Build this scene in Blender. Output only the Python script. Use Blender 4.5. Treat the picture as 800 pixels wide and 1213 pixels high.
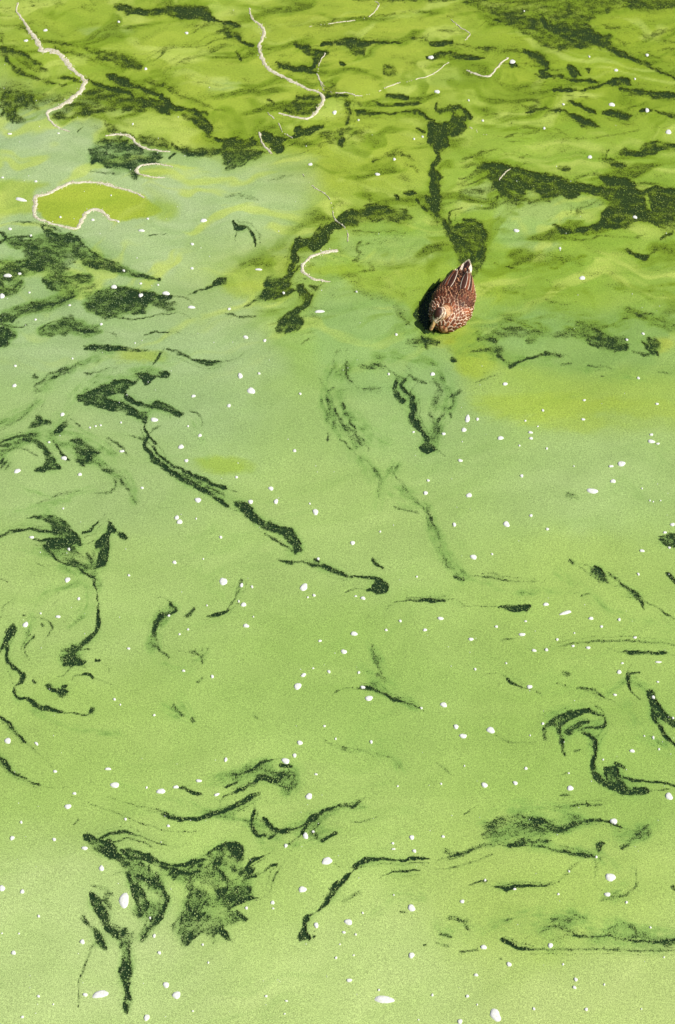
import bpy, bmesh, math, random
import numpy as np
from mathutils import Vector, Matrix

for o in list(bpy.data.objects):
    bpy.data.objects.remove(o, do_unlink=True)
S = bpy.context.scene
COL = S.collection
random.seed(7)
RNG = np.random.default_rng(11)
R = math.radians

# ------------------------------------------------------------------ camera
PITCH, HALF_V, CAM_H = R(48.0), R(18.0), 4.4
PW, PH = 800.0, 1213.0
FPX = (PH / 2) / math.tan(HALF_V)
cd = bpy.data.cameras.new('camera')
cam = bpy.data.objects.new('camera', cd)
COL.objects.link(cam)
cam.location = (0, 0, CAM_H)
cam.rotation_euler = (R(90) - PITCH, 0, 0)
cd.sensor_fit = 'VERTICAL'
cd.sensor_height = 36.0
cd.lens = 18.0 / math.tan(HALF_V)
cd.clip_start, cd.clip_end = 0.05, 2000
S.camera = cam

# ------------------------------------------------------------------ sky, sun, exposure
SUN_EL, SUN_ROT = R(49), R(114)
w = bpy.data.worlds.new('World')
S.world = w
w.use_nodes = True
nt = w.node_tree
sky = nt.nodes.new('ShaderNodeTexSky')
sky.sky_type = 'NISHITA'
sky.sun_disc = False
sky.sun_elevation, sky.sun_rotation = SUN_EL, SUN_ROT
bg = nt.nodes['Background']
bg.inputs['Strength'].default_value = 0.05
nt.links.new(sky.outputs[0], bg.inputs['Color'])
sl = bpy.data.lights.new('sun', 'SUN')
sl.energy, sl.angle, sl.color = 4.6, R(0.53), (1.0, 0.955, 0.88)
sun = bpy.data.objects.new('sun', sl)
COL.objects.link(sun)
sd = Vector((math.sin(SUN_ROT) * math.cos(SUN_EL), math.cos(SUN_ROT) * math.cos(SUN_EL), math.sin(SUN_EL)))
sun.rotation_euler = sd.to_track_quat('Z', 'Y').to_euler()
sun.location = sd * 30
S.view_settings.view_transform = 'Standard'
S.view_settings.look = 'None'
S.view_settings.gamma = 1.0
S.view_settings.exposure = 0.40
S.render.engine = 'CYCLES'
S.render.resolution_x, S.render.resolution_y = 675, 1024

# ------------------------------------------------------------------ helpers
def ground(u, v, z=0.0):
    """place on the pond (at height z) of a survey mark read off the photograph"""
    a, b = (u - PW / 2) / FPX, (v - PH / 2) / FPX
    dy = math.cos(PITCH) - b * math.sin(PITCH)
    dz = -math.sin(PITCH) - b * math.cos(PITCH)
    t = (z - CAM_H) / dz
    return Vector((a * t, dy * t, z))

def lin(c):
    c = np.asarray(c, float) / 255.0
    return np.where(c <= 0.04045, c / 12.92, ((c + 0.055) / 1.055) ** 2.4)

def tag(o, label=None, cat=None, group=None, kind=None):
    for k, x in (('label', label), ('category', cat), ('group', group), ('kind', kind)):
        if x: o[k] = x
    return o

def link_mesh(name, verts, faces, mat, parent=None, cols=None, smooth=True, attr='col'):
    me = bpy.data.meshes.new(name)
    me.from_pydata(verts, [], faces)
    if cols is not None:
        ca = me.attributes.new(attr, 'FLOAT_COLOR', 'POINT')
        ca.data.foreach_set('color', np.c_[np.asarray(cols, float), np.ones(len(verts))].astype(np.float32).ravel())
    if smooth:
        me.polygons.foreach_set('use_smooth', [True] * len(me.polygons))
    me.materials.append(mat)
    me.update()
    o = bpy.data.objects.new(name, me)
    COL.objects.link(o)
    if parent: o.parent = parent
    return o

# gradient noise in numpy
def _hash(ix, iy, seed):
    h = (ix.astype(np.int64) * 374761393 + iy.astype(np.int64) * 668265263 + seed * 974634777) & 0x7fffffff
    h = ((h ^ (h >> 13)) * 1274126177) & 0x7fffffff
    return ((h ^ (h >> 16)) & 0xffff) / 65535.0 * 2 * math.pi

def noise(x, y, seed=0):
    ix, iy = np.floor(x), np.floor(y)
    fx, fy = x - ix, y - iy
    ux, uy = fx * fx * fx * (fx * (fx * 6 - 15) + 10), fy * fy * fy * (fy * (fy * 6 - 15) + 10)
    def g(dx, dy):
        a = _hash(ix + dx, iy + dy, seed)
        return np.cos(a) * (fx - dx) + np.sin(a) * (fy - dy)
    n0 = g(0, 0) * (1 - ux) + g(1, 0) * ux
    n1 = g(0, 1) * (1 - ux) + g(1, 1) * ux
    return (n0 * (1 - uy) + n1 * uy) * 1.5

def fbm(x, y, seed=0, o=4):
    s, a, t = 0, 1.0, 0
    for k in range(o):
        s = s + a * noise(x * 2 ** k, y * 2 ** k, seed + k * 17); t += a; a *= 0.5
    return s / t

def sstep(a, b, x):
    t = np.clip((x - a) / (b - a), 0, 1)
    return t * t * (3 - 2 * t)

def spline(pts, sub=6, closed=False):
    p = np.asarray(pts, float); n = len(p); out = []
    rng = range(n if closed else n - 1)
    for i in rng:
        if closed: a, b, c, d = p[(i - 1) % n], p[i], p[(i + 1) % n], p[(i + 2) % n]
        else: a, b, c, d = p[max(i - 1, 0)], p[i], p[i + 1], p[min(i + 2, n - 1)]
        for k in range(sub):
            t = k / sub
            out.append(0.5 * (2 * b + (c - a) * t + (2 * a - 5 * b + 4 * c - d) * t * t + (3 * b - a - 3 * c + d) * t ** 3))
    if not closed: out.append(p[-1])
    return np.array(out)

# ------------------------------------------------------------------ materials
def new_mat(name):
    m = bpy.data.materials.new(name); m.use_nodes = True
    n = m.node_tree
    return m, n, n.nodes['Principled BSDF'], n.links

def node(n, t, **kw):
    x = n.nodes.new(t)
    for k, v in kw.items(): setattr(x, k, v)
    return x

def math_node(n, op, a, b=None, c=None):
    x = node(n, 'ShaderNodeMath', operation=op)
    for i, v in enumerate((a, b, c)):
        if v is None: continue
        if isinstance(v, (int, float)): x.inputs[i].default_value = v
        else: n.links.new(v, x.inputs[i])
    return x.outputs[0]

def noise_node(n, vec, scale, detail=2.0, rough=0.5):
    x = node(n, 'ShaderNodeTexNoise'); x.inputs['Scale'].default_value = scale
    x.inputs['Detail'].default_value = detail; x.inputs['Roughness'].default_value = rough
    n.links.new(vec, x.inputs['Vector'])
    return x.outputs['Fac']

def mix_col(n, fac, a, b, blend='MIX'):
    x = node(n, 'ShaderNodeMix', data_type='RGBA', blend_type=blend)
    if isinstance(fac, (int, float)): x.inputs[0].default_value = fac
    else: n.links.new(fac, x.inputs[0])
    for s, v in ((6, a), (7, b)):
        if isinstance(v, tuple): x.inputs[s].default_value = (*v[:3], 1)
        else: n.links.new(v, x.inputs[s])
    return x.outputs[2]

def map_range(n, v, a, b, c=0.0, d=1.0, smooth=True):
    x = node(n, 'ShaderNodeMapRange')
    if smooth: x.interpolation_type = 'SMOOTHSTEP'
    n.links.new(v, x.inputs[0])
    for i, q in enumerate((a, b, c, d)): x.inputs[i + 1].default_value = q
    return x.outputs[0]

# dark pond water
m_water, n, bs, L = new_mat('pond_water')
geo = node(n, 'ShaderNodeNewGeometry')
nz = noise_node(n, geo.outputs['Position'], 6.0, 3)
c = mix_col(n, nz, (0.006, 0.020, 0.010), (0.014, 0.034, 0.013))
L.new(c, bs.inputs['Base Color'])
bs.inputs['Roughness'].default_value = 0.12
bs.inputs['IOR'].default_value = 1.33
bp = node(n, 'ShaderNodeBump'); bp.inputs['Strength'].default_value = 0.15; bp.inputs['Distance'].default_value = 0.01
L.new(noise_node(n, geo.outputs['Position'], 14, 2), bp.inputs['Height'])
L.new(bp.outputs[0], bs.inputs['Normal'])

# algae film
m_film, n, bs, L = new_mat('algae_film')
geo = node(n, 'ShaderNodeNewGeometry')
pos = geo.outputs['Position']
ac = node(n, 'ShaderNodeAttribute', attribute_name='algae')      # rgb of the thick scum here
ao = node(n, 'ShaderNodeAttribute', attribute_name='cover')      # r openness, g colour-zone
sep = node(n, 'ShaderNodeSeparateColor'); L.new(ao.outputs['Color'], sep.inputs[0])
opn, zone, halo = sep.outputs[0], sep.outputs[1], sep.outputs[2]
g1 = noise_node(n, pos, 260, 2, 0.6)
g2 = noise_node(n, pos, 110, 3, 0.6)
g3 = noise_node(n, pos, 34, 4, 0.6)
gsum = math_node(n, 'ADD', math_node(n, 'MULTIPLY', g1, 0.55), math_node(n, 'ADD', math_node(n, 'MULTIPLY', g2, 0.32), math_node(n, 'MULTIPLY', g3, 0.13)))
gr = math_node(n, 'MULTIPLY', math_node(n, 'SUBTRACT', gsum, 0.5), map_range(n, opn, 0.02, 0.32, 1.1, 3.2))
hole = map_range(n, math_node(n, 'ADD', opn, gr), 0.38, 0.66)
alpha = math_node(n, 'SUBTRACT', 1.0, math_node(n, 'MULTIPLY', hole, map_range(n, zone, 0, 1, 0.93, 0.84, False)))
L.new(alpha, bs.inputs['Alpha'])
thin = mix_col(n, zone, (0.085, 0.150, 0.036), (0.095, 0.140, 0.007))
deep = mix_col(n, zone, (0.130, 0.260, 0.050), (0.135, 0.215, 0.007))     # thinned scum, greener
colh = mix_col(n, math_node(n, 'MULTIPLY', map_range(n, halo, 0.02, 0.65), map_range(n, zone, 0, 1, 0.62, 0.88, False)), ac.outputs['Color'], deep)
colr = mix_col(n, map_range(n, opn, 0.15, 0.85), colh, thin)
# granular colour: pale cells and darker cells in the scum
gf = noise_node(n, pos, 340, 1, 0.5)
gv = map_range(n, gf, 0.25, 0.75, 0.60, 1.40, False)
gv2 = map_range(n, noise_node(n, pos, 130, 2, 0.6), 0.3, 0.7, 0.88, 1.12, False)
gv3 = map_range(n, noise_node(n, pos, 3.2, 4, 0.6), 0.3, 0.7, 0.93, 1.07, False)
k = math_node(n, 'MULTIPLY', math_node(n, 'MULTIPLY', gv, gv2), gv3)
vm = node(n, 'ShaderNodeVectorMath', operation='SCALE'); L.new(colr, vm.inputs[0]); L.new(k, vm.inputs['Scale'])
L.new(vm.outputs[0], bs.inputs['Base Color'])
bs.inputs['Roughness'].default_value = 0.75
bs.inputs['Specular IOR Level'].default_value = 0.25
bp = node(n, 'ShaderNodeBump'); bp.inputs['Strength'].default_value = 0.35; bp.inputs['Distance'].default_value = 0.003
L.new(gsum, bp.inputs['Height']); L.new(bp.outputs[0], bs.inputs['Normal'])

# loose algae grains
m_grain, n, bs, L = new_mat('algae_grain')
at = node(n, 'ShaderNodeAttribute', attribute_name='col')
L.new(at.outputs['Color'], bs.inputs['Base Color']); bs.inputs['Roughness'].default_value = 0.7

# white foam
def foam_mat(name, base, low):
    m, n, bs, L = new_mat(name)
    geo = node(n, 'ShaderNodeNewGeometry')
    c = mix_col(n, map_range(n, noise_node(n, geo.outputs['Position'], 170, 3, 0.7), 0.36, 0.56), low, base)
    L.new(c, bs.inputs['Base Color']); bs.inputs['Roughness'].default_value = 0.55
    bp = node(n, 'ShaderNodeBump'); bp.inputs['Strength'].default_value = 0.5; bp.inputs['Distance'].default_value = 0.002
    L.new(noise_node(n, geo.outputs['Position'], 300, 2), bp.inputs['Height']); L.new(bp.outputs[0], bs.inputs['Normal'])
    return m
m_foam = foam_mat('white_foam', (0.68, 0.68, 0.65), (0.58, 0.60, 0.53))
m_scum = foam_mat('cream_scum', (0.60, 0.57, 0.44), (0.33, 0.29, 0.15))

# plumage
m_plum, n, bs, L = new_mat('plumage')
at = node(n, 'ShaderNodeAttribute', attribute_name='col')
geo = node(n, 'ShaderNodeTexCoord')
k = map_range(n, noise_node(n, geo.outputs['Object'], 160, 3, 0.6), 0.3, 0.7, 0.62, 1.32, False)
vm = node(n, 'ShaderNodeVectorMath', operation='SCALE'); L.new(at.outputs['Color'], vm.inputs[0]); L.new(k, vm.inputs['Scale'])
L.new(vm.outputs[0], bs.inputs['Base Color']); bs.inputs['Roughness'].default_value = 0.6
bs.inputs['Specular IOR Level'].default_value = 0.3
m_bill, n, bs, L = new_mat('bill_horn')
geo = node(n, 'ShaderNodeTexCoord')
c = mix_col(n, map_range(n, noise_node(n, geo.outputs['Object'], 60, 3, 0.6), 0.42, 0.6), (0.56, 0.36, 0.15), (0.30, 0.17, 0.07))
L.new(c, bs.inputs['Base Color']); bs.inputs['Roughness'].default_value = 0.35
m_eye, n, bs, L = new_mat('eye'); bs.inputs['Base Color'].default_value = (0.01, 0.007, 0.005, 1); bs.inputs['Roughness'].default_value = 0.08

# ------------------------------------------------------------------ survey of the open-water gaps, plus one shaped as the duck's shadow (tile col, row; 3x marks)
OX, OY, TS = (0, 267, 533), (0, 200, 400, 600, 800, 1000), 800 / 267.0
STROKES, POLYS, VEILS = [], [], []
def _parse(s): return [tuple(float(q) for q in t.split()) for t in s.split(';') if t.strip()]
def T(cx, ry, data):
    for ln in data.strip().splitlines():
        ln = ln.strip()
        if not ln: continue
        head, body = ln.split(':')
        kd, st = head.split()
        pts = _parse(body)
        if kd == 'S':
            STROKES.append((float(st), [(OX[cx] + p[0] / TS, OY[ry] + p[1] / TS, p[2] / TS) for p in pts]))
        else:
            POLYS.append((float(st), [(OX[cx] + p[0] / TS, OY[ry] + p[1] / TS) for p in pts]))
def Z(ox, oy, sc, data):
    for ln in data.strip().splitlines():
        head, body = ln.strip().split(':')
        kd, st = head.split()
        pts = _parse(body)
        if kd in 'SH': (STROKES if kd == 'S' else VEILS).append((float(st), [(ox + p[0] / sc, oy + p[1] / sc, p[2] / sc) for p in pts]))
        else: POLYS.append((float(st) * (-1 if kd == 'E' else 1), [(ox + p[0] / sc, oy + p[1] / sc) for p in pts]))
T(0, 0, """
P .85: 395 15;440 10;500 30;540 25;580 20;640 15;700 15;740 25;760 50;755 72;700 72;640 68;590 55;540 60;480 55;420 40
S 1: 640 45 9;690 38 8;730 50 18;755 68 6;800 80 5
S .5: 650 95 3;700 90 6;740 80 3
S .8: 770 110 4;800 105 6
S .6: 80 95 14;110 115 14;150 140 10;220 155 8;280 165 6;340 185 8;400 195 16;450 215 22;500 235 12
P .6: 340 200;400 185;460 205;510 235;490 250;440 245;380 225
S .45: 170 150 5;210 175 8;300 200 10;380 225 8
P .65: 0 160;50 165;90 185;130 205;165 235;170 260;130 262;90 240;50 215;0 205
S .85: 20 210 6;60 250 12;100 268 10;150 285 8;200 298 5;240 300 3
P .5: 30 215;80 210;130 230;100 250;50 250
P .72: 0 320;60 315;110 330;130 360;110 385;60 390;90 420;80 438;40 435;0 400
P .5: 0 300;120 320;200 330;260 330;180 380;90 400;0 380
S .8: 205 278 5;240 275 7;285 292 5
P .6: 300 320;360 300;410 315;460 330;520 370;530 395;470 400;400 395;340 410;270 425;200 430;180 410;240 370;285 340
S .8: 300 280 4;350 300 7;400 315 8;460 330 6;480 360 3
S .95: 380 268 8;430 285 16;470 305 10;510 318 7;545 330 6;590 355 10;610 380 14;650 388 8;700 395 8;740 405 5
P .85: 500 345;560 350;600 375;605 408;560 395;510 375
P .55: 430 300;500 330;580 390;590 410;520 390;460 340
S .5: 520 285 8;580 305 10;640 335 12;700 360 8;760 385 5;800 395 4
P .85: 640 405;680 400;720 405;755 440;760 470;735 480;700 450;660 430
S .95: 700 400 5;730 430 6;755 455 8;735 478 6;780 498 5;800 505 5
P .6: 380 430;430 460;500 480;560 485;610 505;600 535;550 530;500 510;430 470;380 470
S .75: 610 510 6;660 540 12;720 548 12;780 540 10;800 540 8
P .55: 600 510;680 520;800 530;800 560;700 555;640 540
P .72: 325 515;370 490;430 485;480 510;520 530;580 545;570 575;510 590;480 600;380 600;350 580;315 555
S .9: 330 575 10;345 560 8
S .8: 605 560 6;625 548 4
S .9: 275 468 4;295 450 4
S .5: 370 430 5;400 470 8;450 475 8
S .4: 700 290 4;740 295 6;790 305 4
S .4: 0 120 14;10 140 14
""")
T(1, 0, """
P .95: -10 75;40 80;62 95;30 102;-10 95
S .9: 0 120 8;40 128 12;60 150 6;95 158 8
S .6: 40 180 6;50 210 6
P .85: 240 160;280 155;310 168;350 178;375 190;340 215;320 240;310 258;270 258;220 245;170 225;215 222;290 235;315 215;280 190
S .85: 175 220 3;220 240 8;280 250 8;320 258 4
S 1: 340 158 5;400 152 8;440 145 14;490 152 10;550 152 6;620 150 4
P .8: 390 150;430 138;490 145;500 190;460 200;420 170
S .9: 410 225 8;425 230 5
S .6: 650 135 5;700 135 7;730 150 4
S .95: 730 155 8;770 155 10;800 150 8
S .95: 715 205 8;760 195 10;800 185 10
P .55: 555 225;600 225;610 260;640 285;590 280;555 260
S .4: 220 95 5;350 80 6;450 65 6;600 50 6
S .4: 650 35 6;720 45 6;800 55 6
P .6: 380 -20;560 -20;800 -20;800 12;700 5;600 12;500 8
P .65: 200 385;255 345;310 335;340 345;330 385;290 410;230 410
S .9: 255 345 7;300 348 8;340 342 6
S .95: 345 345 6;380 338 8;430 342 6
S .6: 430 350 10;440 400 12;435 440 6
S .7: 150 355 6;170 365 5
P .75: -10 490;60 485;100 490;120 520;150 545;80 580;30 600;-10 600
P .95: 125 475;150 468;200 490;230 485;250 450;290 450;320 445;350 440;340 460;300 480;250 490;215 500;215 530;190 545;160 530;135 500
P .5: 320 470;370 460;420 455;460 440;440 480;430 520;400 525;360 510
S .8: 410 480 10;420 515 8
S .5: 525 570 6;580 550 8;620 545 8;670 570 5
""")
T(2, 0, """
P .62: 80 -20;780 -20;820 20;740 35;640 30;560 50;500 80;520 110;590 130;540 160;480 175;440 170;400 180;330 165;270 130;190 90;140 60;60 20
S .85: 330 60 10;360 100 20;420 120 24;500 130 24;560 165 20;620 195 13;700 230 9;760 260 7;810 285 5
P .75: 400 130;470 110;540 130;570 170;520 170;450 170
S .65: 640 10 20;720 25 18;800 15 14
S .4: 560 100 8;640 100 6;700 130 8;800 150 6
S .4: 590 140 5;660 180 8;740 205 5
S .8: 0 190 12;40 200 12;80 203 7;120 205 3
S .6: 0 150 6;70 165 6;150 175 10;230 180 8;270 185 8
S .95: 265 180 8;310 200 16;335 225 14;345 245 7;320 255 6;350 270 6
P .8: 265 180;320 185;345 235;300 225
P .95: 205 225;235 220;255 240;220 240
P .95: 415 240;435 230;460 245;465 268;440 275;425 265
P .95: 480 245;500 243;498 258;485 258
S .8: 300 265 4;340 275 6;390 270 7;440 285 5;490 285 7;530 295 4
S .95: 375 320 6;400 318 8;450 320 6;500 315 5;550 300 7;590 290 16;625 290 14;640 300 5
S .95: 600 315 4;650 325 12;690 328 12;740 335 14;810 338 12
S .8: 420 360 4;460 372 8;500 390 7;520 402 4
S .95: 270 398 5;310 388 6;350 388 7;400 395 6;440 412 9;480 430 14;530 450 6
P .7: 430 415;480 430;500 448;460 450;440 430
S .9: 550 400 8;590 405 14;630 415 12;650 408 3
S .9: 675 395 5;700 388 8;715 395 6
S .6: 730 395 6;800 410 14
P .85: 600 530;625 520;660 530;700 500;750 500;810 510;810 530;740 540;690 555;640 550;605 548
S .65: 560 530 6;550 560 12;580 580 10;620 590 10
S .45: 200 490 6;240 470 5
S .45: 50 570 6;120 540 6;180 530 4;200 560 3
S .4: 250 560 6;290 550 4
S .45: 380 460 5;440 490 5;520 490 5;600 475 4;680 465 3
P .85: 100 585;140 578;200 585;230 600;100 600
S .45: 390 590 6;420 595 5
""")
T(0, 1, """
P .6: 400 -10;480 -10;490 40;450 20
S .5: 320 10 6;370 15 5;420 15 4
S .8: 690 440 5;740 420 6;780 400 14;798 395 10
P .55: 540 470;600 465;640 480;610 500;560 490
""")
T(1, 1, """
S .85: 30 190 6;45 210 10;75 205 4;100 240 5;105 275 3
S .4: 40 215 4;35 260 3
S .5: 0 100 4;60 98 8;120 110 4
S .5: 155 45 5;190 30 7;240 20 3
P .92: 240 260;260 240;300 240;350 190;370 195;420 150;440 150;430 190;380 230;350 280;310 290;290 280;260 300;265 330;240 340
P .8: 150 385;230 370;270 340;265 360;235 400;250 440;200 460;130 465;90 490;65 490;100 455;130 430
S .9: 240 280 8;245 320 14;225 365 10
P .8: 245 410;270 410;310 450;300 480;270 510;285 550;250 575;200 590;170 560;190 525;230 500;260 475
S .95: 305 450 6;290 485 6;260 510 5;225 540 3
S .7: 300 415 8;325 425 8
S .4: 460 435 5;475 440 4
S .55: 600 490 10;630 530 10;650 550 5
S .6: 0 515 4;60 525 4;110 525 3
P .3: 440 390;520 370;620 400;640 460;560 480;470 440
""")
T(2, 1, """
P .96: 530 28;570 25;620 30;665 55;640 68;580 60;545 45
P .5: 130 600;200 560;260 560;400 570;450 550;500 560;560 580;620 600
S .7: 450 548 8;490 560 8;540 585 10
S .6: 630 500 8;680 520 16;720 520 8
S .4: 740 560 8;800 570 10
S .4: 330 460 6;400 480 6;450 470 5
""")
T(0, 2, """
P .9: -5 0;30 5;30 25;10 38;-5 30
S .85: 300 40 4;340 36 12;400 38 11;460 42 8;530 45 4
S .75: 590 40 3;640 55 6;700 80 7;740 90 12;785 85 4
S .8: 570 55 5;565 70 6;545 95 3
P .58: 115 160;170 130;230 100;300 80;350 75;345 95;270 110;220 145;170 160;140 200;115 200
S .7: 120 135 6;130 140 4
P .9: 268 210;320 185;390 155;460 145;500 150;460 175;440 195;400 205;385 215;430 230;480 250;530 268;515 305;490 290;430 270;370 255;310 240
P .92: 475 125;510 122;550 135;580 115;605 130;595 142;560 145;520 170;500 150
S .97: 440 185 4;450 210 8;490 235 7;540 245 9
P .92: 520 235;560 225;600 235;640 258;662 272;630 280;590 265;540 250
S 1: 520 300 5;515 320 4;525 345 4;550 375 4
S 1: 530 345 3;515 380 6;540 420 8;580 455 9;640 495 10;700 530 9;760 560 9;800 595 8
S 1: 540 385 4;580 430 5;640 465 5;700 495 6;760 520 8;800 535 9
S .7: 640 480 3;720 520 4;800 560 4
P .88: 155 230;165 225;145 270;160 290;185 295;180 312;140 312;110 310;130 280
S .6: 100 320 4;180 305 5
S .75: -5 375 5;60 350 6;120 345 6
P .92: 240 270;250 275;240 310;215 335;190 348;190 330;220 300
S .6: 250 290 4;285 315 4
S .8: 190 365 4;210 400 5;245 435 5
P .88: 60 365;110 350;150 370;180 400;200 440;215 460;200 470;110 475;150 450;160 420;140 395;100 372
S .6: -5 385 6;60 375 5
P .8: -5 430;40 440;20 470;-5 470
S .5: 0 400 4;80 395 4;130 420 4
P .8: 245 365;290 360;340 385;360 410;320 430;290 460;260 430;260 395
S .6: 380 355 4;430 385 6;450 410 3
S .6: 330 430 6;370 465 8;420 490 8;450 540 6;490 590 4
S .6: 340 550 5;390 552 6;410 520 6;390 480 4
S .45: 130 590 5;200 560 6;280 545 4
S .45: 680 260 4;710 280 6;720 310 3
S .4: 0 330 5;80 280 6;130 220 5
S .4: 300 130 4;380 110 5;420 100 3
""")
T(1, 2, """
S .6: 365 190 3;385 180 4
P .8: 465 95;500 80;540 90;570 105;530 115;480 112
S .6: 430 85 6;430 130 6;450 160 4
S .6: 570 105 5;610 135 5;640 150 6
S .88: 640 150 7;625 175 6;655 210 7
S .88: 605 160 10;600 195 9;630 228 8
S .97: 665 215 10;670 250 12;670 295 14;700 340 7;715 365 12
P 1: 690 385;720 370;745 390;730 412;705 410
S .7: 655 130 4;680 155 7;715 160 4
S .45: 745 150 10;760 200 16;735 260 10;745 330 6
S .5: 800 250 5;760 285 6;740 340 5
S .6: 415 230 8;425 250 5
S .55: 365 195 3;395 270 4;430 320 10;485 370 12
S .45: 430 260 4;460 330 8
S .7: 490 180 3;525 180 7;550 180 3
S .4: 360 340 6;365 370 4
S .4: 480 420 6;540 480 6;550 560 8
S .4: 600 480 6;650 550 12;690 590 6
S .3: 380 120 5;390 60 6;410 40 5
P .8: 690 0;720 0;725 45;710 45
S .6: 650 15 10;700 10 14;750 20 10
S .5: 270 20 3;290 5 5
""")
T(2, 2, """
S .8: 10 76 8;22 80 6
S .7: 70 50 6;120 40 8;170 45 14;180 70 6;215 95 6
S .6: 100 0 8;160 10 12
S .8: 215 100 8;250 85 4;290 70 5;340 60 5
S .5: 340 55 8;400 65 8
P .58: 260 10;300 0;330 10;280 25
P .72: 490 -5;620 -5;640 20;630 50;560 48;510 35
P .82: 680 10;720 0;745 20;745 70;720 60;690 40
S .5: 650 50 6;700 60 6
S .6: 480 105 4;530 100 6;570 110 3
S .5: 540 135 5;548 137 4
S .4: 400 100 4;430 90 6
S .3: 740 120 5;790 125 8
S .35: 90 160 4;180 125 5
S .45: 0 210 6;40 190 8
S .45: 0 270 6;5 280 5
S .3: 420 560 14;450 570 10
""")
T(0, 3, """
S .8: 605 345 8;620 370 8;570 395 12;550 440 11;550 490 12
S .6: 560 500 6;600 535 4
S .45: 660 390 8;685 365 10
S .88: 740 388 4;770 383 8;800 370 6
S .55: 680 520 10;720 530 6;735 505 4
S .5: 720 530 4;720 555 4
""")
T(1, 3, """
P .99: 25 -15;90 -10;110 30;150 55;200 70;235 75;255 105;275 145;282 163;245 165;240 145;210 120;160 90;110 65;75 40
S .75: 140 95 5;200 135 5;235 155 5
S .45: 205 155 3;215 158 3
P 1: 175 185;230 188;290 192;350 212;400 235;450 255;400 245;340 220;280 208;220 202
S .9: 320 190 6;335 200 6
S 1: 350 212 8;390 230 10;440 250 5;480 252 4;530 258 7;565 275 12;570 292 13;540 300 7;505 295 5
P 1: 525 270;560 265;578 290;570 305;530 300
P 1: 515 180;535 190;560 220;540 212;520 200
S .65: 55 255 5;50 290 8;30 330 3;0 370 4
S .88: 640 335 2;690 333 6;740 333 7;780 330 3
S .55: 715 0 5;725 40 5;755 90 6;760 140 8;790 210 10
S .35: 520 495 6;540 560 10;560 590 6
S .35: 600 0 5;680 20 6
S .3: 360 245 3;430 265 3
""")
T(2, 3, """
P 1: 170 355;210 347;270 345;290 355;270 372;230 375;190 365
S .35: 60 352 3;170 355 3
S .65: 110 248 3;160 255 4;220 262 3;300 270 2
S .45: 20 250 10;50 258 8
S .4: 150 240 6;165 242 4
S .85: 505 215 4;530 230 12;560 270 5
P .9: 500 225;520 210;550 235;555 265;540 278;520 255
P .94: 555 225;580 240;620 275;660 295;690 330;690 362;670 340;640 305;600 275;570 250
S .7: 430 195 12;440 205 6
S .6: 460 215 3;520 255 3
S .7: 690 335 4;730 355 3;780 385 4;800 400 4
P .87: 735 105;760 95;805 100;805 145;775 148;750 130
S .75: 770 240 6;800 265 8
S .75: 465 318 4;490 310 5
S .6: 380 498 3;460 482 4;560 475 4;660 478 4;800 490 4
P .98: 605 515;660 508;720 512;780 518;740 528;690 522;640 522
S .5: 560 505 3;620 520 3;800 525 3
S .75: 630 592 4;670 588 4
S .35: 180 475 6;240 465 3
S .35: 400 590 10;420 597 8
S .35: 480 392 3;490 393 3
""")
T(0, 4, """
S .96: -5 142 4;25 165 6;45 190 9;70 220 4;90 240 3
S .35: 90 240 4;150 290 4;200 340 3
S .88: -5 285 10;20 315 10;50 345 6;100 372 4;150 390 3
S .5: 250 428 3;330 460 3;420 492 3;520 530 3;600 552 3;700 555 3
S .5: 380 430 3;460 455 3;540 470 3;590 485 5
S 1: 585 493 10;640 510 8;700 510 7;760 490 9;800 475 11
P .96: 605 405;640 395;680 405;730 430;690 425;650 410
S .6: 265 530 6;280 510 5
S .45: 620 105 8;640 140 8
S .65: 683 153 10;688 158 8
S .4: 700 20 10;715 12 8
""")
T(1, 4, """
S .75: 470 45 4;520 48 8;550 60 4;590 82 7;640 95 5;690 120 3
S .75: 30 350 5;80 340 6;120 315 5;165 300 4
S .85: 0 395 5;40 378 5
S .92: 195 320 7;235 325 7
P .72: 125 340;150 325;200 330;240 345;275 375;270 395;230 420;210 410;190 395;150 385;110 390;60 415;30 420;70 395;120 370
S .9: 40 412 6;100 385 9;130 360 10;180 375 12;210 350 9
S .92: 0 475 9;40 460 9;80 435 10;120 420 6
S .85: 100 480 5;95 530 7;110 570 7;140 570 5
S .92: 135 505 4;165 545 9;220 548 8;270 535 4;310 500 7;360 475 5;410 460 4
S 1: 275 560 7;295 525 9;340 490 5
S .8: 450 470 6;475 450 8
S .6: 410 465 5;450 465 5
S .75: 150 580 5;190 555 6
S .65: 340 520 6;310 555 8;330 580 8
S .88: 350 585 6;390 562 6
P 1: 0 590;30 588;55 602;0 602
S .33: 350 230 8;430 260 10;580 290 12;620 320 8
S .38: 100 140 10;110 150 8
S .33: 750 310 5;800 350 6
S .3: 540 0 12;570 20 10
S .3: 440 520 4;500 515 4;540 500 4
""")
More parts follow.
